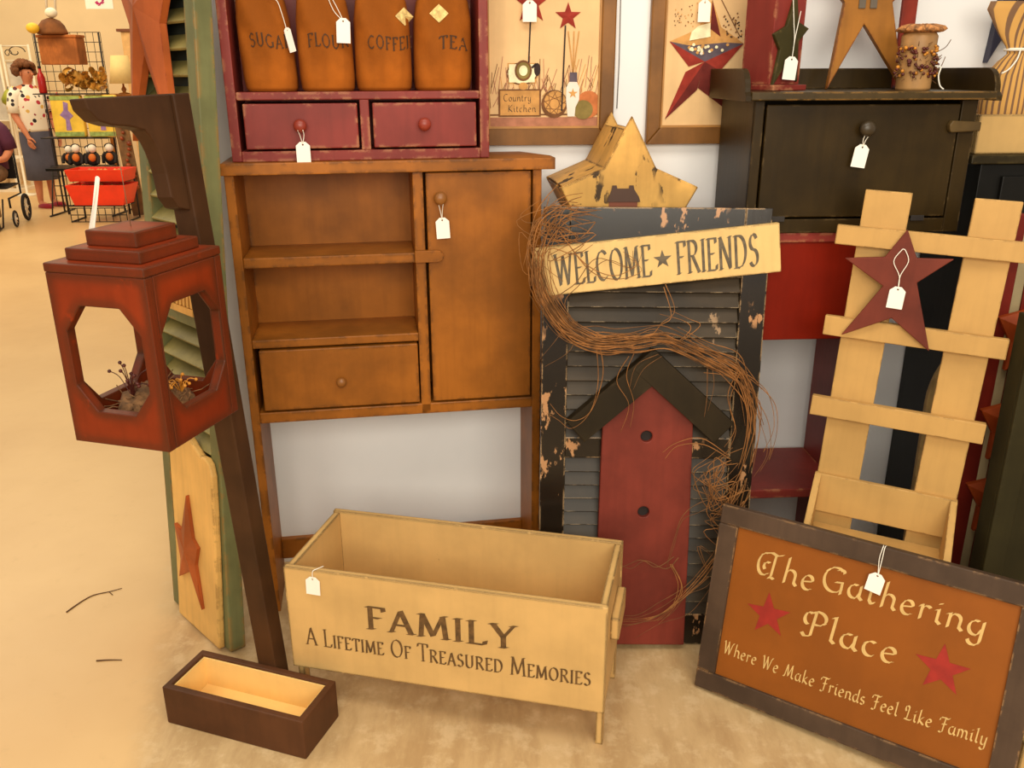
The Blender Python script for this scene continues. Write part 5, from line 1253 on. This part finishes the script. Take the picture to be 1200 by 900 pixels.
# seated person at the left edge
sp_ = at(-6, 230, 9.6)
SM = Matrix.Translation((sp_.x-.02, 9.6, 0)) @ Matrix.Rotation(.25, 4, 'Z')
t = thing('person', 'person in a purple top sitting in a wheeled chair at the left edge', 'person', SM)
c = Chain()
pel = c.add((0, .02, .56), (.17, .14)); wst = c.add((0, .04, .72), (.155, .125), pel); che = c.add((0, .0, .93), (.17, .125), wst); shc = c.add((0, -.02, 1.06), (.125, .09), che)
nk = c.add((-.02, -.05, 1.13), .052, shc); hd = c.add((-.05, -.09, 1.22), (.075, .088), nk); c.add((-.06, -.09, 1.29), (.066, .08), hd)
for s in (-1, 1):
    a = c.add((s*.16, -.02, 1.05), .064, shc); e = c.limb(a, [((s*.23, -.01, .93), .056), ((s*.25, .0, .78), .046), ((s*.22, -.13, .70), .037), ((s*.17, -.25, .69), .028)])
    c.hand(e, (s*.17, -.25, .69), (-s*.3, -1, -.1), (-s, .3, 0), (0, 0, -1))
    k = c.limb(pel, [((s*.10, -.08, .54), .095), ((s*.11, -.28, .55), .08), ((s*.11, -.45, .54), .062), ((s*.11, -.46, .32), .052), ((s*.11, -.44, .14), .036)]); c.limb(k, [((s*.11, -.45, .075), .034), ((s*.11, -.58, .055), .026)])
skin_body('body', c.v, c.e, c.r, skinM, t)
purp = flat('dark purple jersey', (84, 36, 60), .8, .1, 6)
bm = BM(); loft(bm, [(0, .03, .58, .20, .17), (0, .04, .72, .20, .165), (0, .0, .92, .215, .165), (0, -.015, 1.02, .205, .135), (0, -.02, 1.085, .15, .10), (-.01, -.035, 1.12, .075, .07)], 26)
for s in (-1, 1): tube(bm, [(s*.13, -.02, 1.04), (s*.20, -.015, .98), (s*.24, -.005, .88), (s*.252, .0, .79)], lambda u: .085-.012*u, 14)
obj('jersey', bm, purp, t, smooth=True)
bm = BM()
for s in (-1, 1): tube(bm, [(s*.09, .0, .55), (s*.11, -.25, .555), (s*.11, -.47, .54), (s*.11, -.475, .34), (s*.11, -.45, .14)], lambda u: .102-.04*u, 14)
obj('trousers', bm, flat('tan trousers', (130, 100, 70), .85), t, smooth=True)
bm = BM()
for k in range(60):
    a, b = rr.uniform(0, 2*PI), rr.uniform(-.3, 1.0); q = math.sqrt(max(0, 1-b*b)); p = Vector((math.cos(a)*q, math.sin(a)*q, b))
    if p.y < -.4 and p.z < .6: continue
    ball(bm, (-.055+p.x*.082, -.085+p.y*.092, 1.255+p.z*.085), .028, sub=1)
obj('hair', bm, hairM, t, smooth=True)
bm = BM(); ball(bm, (-.055, -.185, 1.225), .015, s=(.8, 1, 1.3)); obj('nose', bm, skinM, t)
for s in (-1, 1): bm = BM(); loft(bm, [(s*.11, -.52, .035, .042, .12), (s*.11, -.52, .06, .042, .12), (s*.11, -.50, .10, .036, .08)], 16); obj('shoe', bm, blk, t, smooth=True)
t = thing('wheelchair', 'wheeled chair under the person in purple at the left edge', 'wheelchair', SM)
bm = BM(); box(bm, -.21, .21, -.24, .19, .395, .42); obj('seat', bm, blk, t, bevel=.008)
bm = BM(); box(bm, -.21, .21, .205, .225, .46, .95); obj('backrest', bm, blk, t, bevel=.008)
for s in (-1, 1):
    bm = BM(); tube(bm, [(s*.22, .23, .98), (s*.22, .22, .30), (s*.22, -.26, .30), (s*.22, -.26, .20)], .011, 8); tube(bm, [(s*.22, -.26, .41), (s*.22, .22, .41)], .011, 8); obj('side_frame', bm, iron, t)
    for y, r, z in ((.20, .15, .15), (-.28, .09, .09)):
        bm = BM(); tube(bm, [(s*.255, y+r*math.cos(2*PI*k/24)*.88, z+r*math.sin(2*PI*k/24)*.88) for k in range(24)], r*.12, 6, closed=True); w_ = obj('wheel', bm, blk, t)
        bm = BM()
        for k in range(4): tube(bm, [(s*.255, y-r*.8*math.cos(k*PI/4), z-r*.8*math.sin(k*PI/4)), (s*.255, y+r*.8*math.cos(k*PI/4), z+r*.8*math.sin(k*PI/4))], .005, 5)
        tube(bm, [(s*.21, y, z), (s*.275, y, z)], .012, 8); obj('spokes', bm, white, w_)
for s in (-1, 1):
    bm = BM(); box(bm, s*.11-.05, s*.11+.05, -.60, -.42, .012, .026); tube(bm, [(s*.17, -.30, .30), (s*.165, -.44, .02)], .009, 6); obj('footrest', bm, iron, t)
